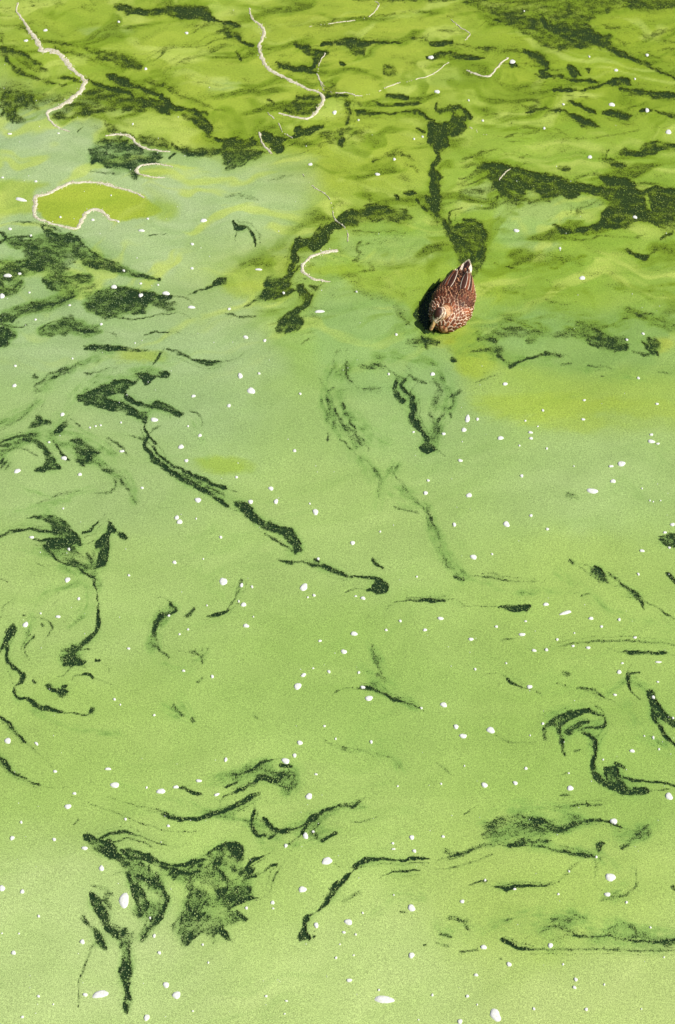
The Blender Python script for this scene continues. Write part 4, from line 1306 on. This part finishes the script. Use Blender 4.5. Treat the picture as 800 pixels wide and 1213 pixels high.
streak(0, 1, "425 188 2;395 180 5;370 158 6;340 145 7;305 158 7;285 195 7;270 212 7;225 205 5;170 190 5;125 170 5;125 135 7;130 98 8;170 90 6;215 65 8;260 50 6;330 48 5;375 55 7;420 68 5;480 85 4;515 105 3", 'thick white foam ring enclosing the yellow-green patch at the left', seed=7)
streak(1, 1, "400 290 6;360 295 7;310 310 6;280 335 5;275 360 5;300 385 5;345 398 4;375 400 2", 'white foam hook left of the duck', seed=8)
streak(2, 0, "60 250 2;90 262 3;130 272 4;155 258 3;180 225 3;210 205 2", 'thin zigzag foam thread at the upper right', seed=9)
streak(1, 1, "275 20 2;315 65 2;365 100 2;380 150 2;390 180 2;430 215 2;435 260 1", 'faint dotted foam line running down to the foam hook', True, 10)
streak(2, 0, "5 70 2;40 100 2;72 122 2;45 150 1", 'faint bent foam line near the top edge, right of the middle', True, 11)
streak(2, 0, "70 452 2;100 468 2;130 480 2", 'short pale foam dash beside the dark blot up from the duck', True, 12)
streak(1, 0, "300 95 2;400 80 2;500 65 2;545 20 2;530 5 1", 'faint foam line rising to the top edge in the middle', True, 13)
streak(2, 1, "175 40 2;195 15 2;215 0 1", 'tiny pale foam dash at the left end of the big dark gap, right', True, 14)
streak(1, 0, "355 190 2;330 240 1;340 300 2;360 330 1", 'faint foam line joining the dark tufts inside the top middle', True, 15)

streak(1, 0, "325 262 2;345 300 2;375 328 2;430 330 2;480 342 2;520 330 1", 'faint foam line trailing right from below the hooked thread', True, 16)
streak(1, 0, "545 325 2;600 300 2;680 282 2;740 262 2;790 222 1", 'faint foam line slanting up to the right, above the dark blot', True, 17)

# ------------------------------------------------------------------ the duck
CREAM, BUFF, TAN, BROWN, DARK, BLACK = (lin(c) for c in ((236, 220, 196), (205, 168, 128), (172, 108, 66), (126, 66, 38), (62, 33, 22), (24, 17, 16)))
duck = bpy.data.objects.new('mallard_duck', None); COL.objects.link(duck)
tag(duck, 'brown mottled duck with a cream-edged tail, swimming towards the viewer through the algae', 'duck')
# trunk: x, centre height, half width, half height (metres, +x forward, +y its left)
TR = np.array([(-.185, .082, .012, .007), (-.165, .079, .030, .016), (-.13, .070, .056, .032), (-.085, .060, .079, .050), (-.03, .052, .096, .062),
               (.03, .048, .103, .068), (.08, .046, .099, .066), (.12, .044, .086, .060), (.15, .040, .066, .050), (.175, .036, .042, .034), (.190, .033, .016, .014)])
def trunk(x, phi):
    """phi from the top of the back, positive towards the left side"""
    zc, hw, hh = (np.interp(x, TR[:, 0], TR[:, k_]) for k_ in (1, 2, 3))
    return Vector((x, hw * math.sin(phi), zc + hh * math.cos(phi)))
def trunk_n(x, phi):
    e = 1e-3
    dx = trunk(min(x + e, .19), phi) - trunk(max(x - e, -.185), phi)
    dp = trunk(x, phi + e) - trunk(x, phi - e)
    nn = dp.cross(dx)
    c_ = trunk(x, phi) - Vector((x, 0, float(np.interp(x, TR[:, 0], TR[:, 1]))))
    if nn.dot(c_) < 0: nn.negate()
    return nn.normalized()
bm = bmesh.new()
rings = []
for x in np.linspace(-.185, .19, 34):
    rings.append([bm.verts.new(trunk(x, k_ / 24 * 2 * math.pi)) for k_ in range(24)])
for a, b in zip(rings, rings[1:]):
    for k_ in range(24): bm.faces.new((a[k_], a[(k_ + 1) % 24], b[(k_ + 1) % 24], b[k_]))
bm.faces.new(rings[0]); bm.faces.new(rings[-1][::-1])
NB, NK = Vector((.120, -.006, .078)), Vector((.150, -.020, .098))          # neck root, nape
HC = Vector((.166, -.034, .100))                                            # middle of the head
HD = Vector((.66, -.34, -.66)).normalized()                                 # the way the bill points
HS = HD.cross(Vector((0, 0, 1))).normalized()                               # right side of the head
HU = HS.cross(HD).normalized()
def ball(c_, r_, ax=None, sc=1.0):
    m = Matrix.Translation(c_)
    if ax: m = m @ ax.to_track_quat('X', 'Z').to_matrix().to_4x4() @ Matrix.Diagonal((sc, 1, 1, 1))
    bmesh.ops.create_icosphere(bm, subdivisions=3, radius=r_, matrix=m)
for k_ in range(9):
    t = k_ / 8
    ball(NB.lerp(NK, t), .044 * (1 - t) + .027 * t)
ball(HC - HD * .006, .0285, HD, 1.22)
ball(HC + HD * .019 - HU * .004, .0195, HD, 1.25)
ball(HC - HD * .012 + HU * .003, .027)
bmesh.ops.recalc_face_normals(bm, faces=bm.faces)
tmp = bpy.data.meshes.new('tmp'); bm.to_mesh(tmp); bm.free()
to = bpy.data.objects.new('tmp', tmp); COL.objects.link(to)
md = to.modifiers.new('r', 'REMESH'); md.mode = 'VOXEL'; md.voxel_size = 0.0038
md = to.modifiers.new('s', 'SMOOTH'); md.iterations = 9; md.factor = 0.5
dg = bpy.context.evaluated_depsgraph_get()
bme = bpy.data.meshes.new_from_object(to.evaluated_get(dg))
bpy.data.objects.remove(to)
bme.name = 'body'
co = np.empty(len(bme.vertices) * 3); bme.vertices.foreach_get('co', co); co = co.reshape(-1, 3)
cols = np.zeros((len(co), 3))
mott = fbm(co[:, 0] * 75 + co[:, 2] * 40, co[:, 1] * 75, 61, 3)
hz = co[:, 2]
base = np.where((hz < .035)[:, None], BUFF, TAN)
front = sstep(.07, .16, co[:, 0])[:, None]
base = base * (1 - front) + (BUFF * .55 + TAN * .45) * front
m_ = sstep(-.08, .12, mott)[:, None]
cols = base * (1 - m_) + BROWN * m_
back = (sstep(.080, .105, hz) * sstep(.13, .06, co[:, 0]))[:, None]
cols = cols * (1 - back) + (BROWN * .6 + DARK * .4) * back
hp = co - np.array(HC)
ha, hs_, hu = hp @ np.array(HD), hp @ np.array(HS), hp @ np.array(HU)
head = np.hypot(np.hypot(ha * .8, hs_), hu) < .036
fine = fbm(ha * 190, hu * 190 + hs_ * 120, 66, 3)
sp_ = sstep(-.12, .22, fine)[:, None]
hcol = CREAM * (1 - sp_) + (BUFF * .45 + BROWN * .55) * sp_
crown = sstep(.012, .018, hu + .25 * np.abs(hs_) * 0 + .04 * fine * .2)[:, None]
hcol = hcol * (1 - crown) + DARK * crown
stripe = (np.exp(-((hu - .004) / .0042) ** 2) * sstep(.035, .022, ha))[:, None]
hcol = hcol * (1 - stripe) + DARK * stripe
lowb = (np.exp(-((hu + .015) / .008) ** 2 - ((ha - .002) / .014) ** 2) * .7)[:, None]
hcol = hcol * (1 - lowb) + lin((196, 146, 78)) * lowb
cols[head] = hcol[head]
nq = NK - NB
tn = ((co - np.array(NB)) @ np.array(nq)) / nq.length_squared
neck = (~head) & (tn > .35) & (tn < 1.3) & (hz > .095)
cols[neck] = (BUFF * .7 + TAN * .3) * (1 - .55 * sstep(.0, .25, mott[neck]))[:, None]
ca = bme.attributes.new('col', 'FLOAT_COLOR', 'POINT')
ca.data.foreach_set('color', np.c_[cols, np.ones(len(cols))].astype(np.float32).ravel())
bme.polygons.foreach_set('use_smooth', [True] * len(bme.polygons))
bme.materials.clear(); bme.materials.append(m_plum)
body = bpy.data.objects.new('body', bme); COL.objects.link(body); body.parent = duck

def feather(acc, org, d, nrm, L_, W_, ccol, ecol, curl=.12, edge=.62, tip=1.0, bare=False, ns=6):
    """one vane: dark centre, pale rim, slightly vaulted"""
    vs, fs, cs = acc
    d = d.normalized(); nrm = (nrm - d * nrm.dot(d)).normalized(); sd2 = d.cross(nrm)
    b = len(vs)
    for i in range(ns + 1):
        t = i / ns
        wd = W_ * .5 * (math.sin(math.pi * min(1, .12 + t * .80) ** .75) ** .8 if t < 1 else 0.02) * (1 if t < .75 else math.sqrt(max(0, 1 - ((t - .75) / .25) ** 2)) * tip + (1 - tip) * .5 + .02)
        for q in (-1, -edge, 0, edge, 1):
            p = org + d * (L_ * t) + sd2 * (wd * q) + nrm * (curl * W_ * (1 - q * q) + .0006 * (1 - abs(q)) - curl * L_ * .10 * t * t)
            vs.append(p)
            rim = abs(q) > .9 or t > .88
            cs.append(ecol if rim and not bare else ccol)
    for i in range(ns):
        for q in range(4):
            a = b + i * 5 + q
            fs.append((a, a + 1, a + 6, a + 5))

# body feathers in overlapping rows
acc = ([], [], [])
rf = random.Random(4)
rows = np.linspace(-.155, .182, 25)
for ri, x in enumerate(rows):
    hw = float(np.interp(x, TR[:, 0], TR[:, 2]))
    fl = .027 + .013 * max(0, min(1, (.12 - x) / .15))
    step = fl * .62 / max(hw, .02)
    nph = int(3.7 / step)
    for j in range(-nph // 2, nph // 2 + 1):
        ph = (j + (.5 if ri % 2 else 0)) * step + rf.uniform(-.05, .05)
        if abs(ph) > 1.85: continue
        p = trunk(x, ph)
        if p.z < .004: continue
        nn = trunk_n(x, ph)
        if (p - NB).length < .040 or (p - NK).length < .034: continue
        
        backness = max(0, min(1, (1.0 - abs(ph)) / .5)) * max(0, min(1, (.13 - x) / .08))
        c1 = (DARK * .85 + BROWN * .15) * backness + (BROWN * .9 + TAN * .1) * (1 - backness)
        e1 = (TAN * .6 + BUFF * .4) * backness + (BUFF * .3 + CREAM * .75) * (1 - backness)
        pt = 1 + .8 * float(noise(np.array([x * 22.0]), np.array([ph * 2.2]), 9)[0]); c1 = c1 * rf.uniform(.45, 1.15) * pt; e1 = e1 * rf.uniform(.7, 1.3) * (.45 + .55 * pt)
        d = Vector((-1, rf.uniform(-.12, .12), 0)); d = (d - nn * d.dot(nn)).normalized() + nn * .16
        feather(acc, p + nn * .001, d, nn, fl * rf.uniform(.9, 1.25), fl * .78, c1, e1, ns=4, edge=rf.uniform(.45, .7))
cf = link_mesh('contour_feathers', acc[0], acc[1], m_plum, duck, cols=acc[2]); tag(cf, kind='stuff')

# folded wings, each with its own long feathers
for sgn in (1, -1):
    vs, fs, cs = [], [], []
    nx_, np_ = 16, 9
    for i in range(nx_):
        x = .095 - .215 * i / (nx_ - 1)
        for j in range(np_):
            t = j / (np_ - 1)
            lo, hi = .30 + .05 * math.sin(i), 1.22 - .35 * (i / (nx_ - 1)) ** 2
            ph = sgn * (lo + (hi - lo) * t)
            p = trunk(x, ph) + trunk_n(x, ph) * (-.002 + .013 * math.sin(math.pi * t) ** .7 * math.sin(math.pi * min(1, i / (nx_ - 1))) ** .6)
            vs.append(p); f_ = .5 + .5 * math.sin(i * 2.3 + j * 1.7)
            cs.append(BROWN * (.6 + .3 * f_) + DARK * .3)
    for i in range(nx_ - 1):
        for j in range(np_ - 1):
            a = i * np_ + j
            fs.append((a, a + 1, a + np_ + 1, a + np_))
    wing = link_mesh('wing', vs, fs, m_plum, duck, cols=cs)
    # lesser coverts over the shoulder
    acc = ([], [], [])
    for i in range(8):
        x = .085 - .018 * i
        for j in range(6):
            ph = sgn * (.36 + .15 * j + (.07 if i % 2 else 0))
            nn = trunk_n(x, ph)
            d = Vector((-1, 0, 0)); d = (d - nn * d.dot(nn)).normalized() + nn * .12
            feather(acc, trunk(x, ph) + nn * (.001 + .010 * min(1, i / 3)), d, nn, .030, .021, (DARK * .6 + BROWN * .4) * rf.uniform(.5, 1.3), (BUFF * .75 + TAN * .25) * rf.uniform(.8, 1.15), ns=4)
    cov = link_mesh('wing_coverts', acc[0], acc[1], m_plum, wing, cols=acc[2]); tag(cov, kind='stuff')
    # tertials and primaries
    for k_, (x, ph, L_, W_, cc, ec, yaw) in enumerate((
            (-.020, .34, .120, .030, DARK, CREAM, -.08), (-.022, .52, .125, .030, BROWN * .8, CREAM, -.15), (-.028, .72, .120, .028, DARK, BUFF, -.22), (-.030, .92, .115, .026, BROWN, BUFF, -.32),
            (-.060, .50, .130, .020, BLACK, TAN, -.24), (-.058, .68, .128, .019, DARK, BUFF, -.30), (-.055, .86, .122, .018, DARK, BUFF, -.36))):
        acc = ([], [], [])
        nn = trunk_n(x, sgn * ph)
        o_ = trunk(x, sgn * ph) + nn * (.0125 if k_ < 4 else .008)
        d = Vector((-1, sgn * yaw * .9, .10 if k_ < 4 else .14))
        feather(acc, o_, d, (nn + Vector((0, 0, 1.2))).normalized(), L_, W_, cc, ec, ns=8, edge=.74)
        link_mesh('wing_feather', acc[0], acc[1], m_plum, wing, cols=acc[2])
# tail fan: pale outer feathers, dark middle ones
for k_ in range(12):
    f_ = (k_ - 5.5) / 5.5
    a = f_ * .40
    acc = ([], [], [])
    out = abs(f_) > .6
    cc = CREAM if out else (BLACK if k_ % 2 else DARK)
    ec = CREAM
    o_ = Vector((-.150, f_ * .017, .083 - abs(f_) * .006))
    d = Vector((-math.cos(a), math.sin(a) * .35, .12))
    feather(acc, o_, d, Vector((.2, f_ * .35, 1)), (.128 - .045 * abs(f_)), .024, cc, ec, ns=7, edge=.75)
    link_mesh('tail_feather', acc[0], acc[1], m_plum, duck, cols=acc[2])
# bill: broad flat spoon in two halves, nail at the tip
def spoon(top):
    vs, fs = [], []
    n_ = 12
    for i in range(n_ + 1):
        t = i / n_
        wd = .0088 + .0035 * math.sin(math.pi * min(1, t * 1.05)) * t if t < .85 else (.0118 * math.sqrt(max(0.0, 1 - ((t - .85) / .16) ** 2)))
        hh = (.0135 * (1 - t) ** 1.3 + .0035) if top else (.0045 * (1 - t) + .0018)
        cen = HC + HD * (.030 + .050 * t) - HU * (.005 + .004 * t)
        for j in range(9):
            q = math.pi * j / 8
            vs.append(cen + HS * (wd * math.cos(q)) + HU * ((hh if top else -hh) * math.sin(q) + (.0006 if top else -.0006)))
    for i in range(n_):
        for j in range(8):
            a = i * 9 + j
            fs.append((a, a + 1, a + 10, a + 9))
        fs.append((i * 9, (i + 1) * 9, (i + 1) * 9 + 8, i * 9 + 8))
    return vs, fs
bill = link_mesh('bill', *spoon(True), m_bill, duck)
link_mesh('lower_bill', *spoon(False), m_bill, bill)
for sgn in (1, -1):
    bm = bmesh.new()
    bmesh.ops.create_uvsphere(bm, u_segments=12, v_segments=8, radius=.0042, matrix=Matrix.Translation(HC + HD * .011 + HU * .0055 + HS * (sgn * .0225)))
    me2 = bpy.data.meshes.new('eye'); bm.to_mesh(me2); bm.free(); me2.materials.append(m_eye)
    me2.polygons.foreach_set('use_smooth', [True] * len(me2.polygons))
    e = bpy.data.objects.new('eye', me2); COL.objects.link(e); e.parent = duck
DP = ground(537, 366)
duck.location = (DP.x, DP.y, -0.006)
duck.rotation_euler = (0, 0, R(-90 - 18))
duck.scale = (.90, .82, .88)
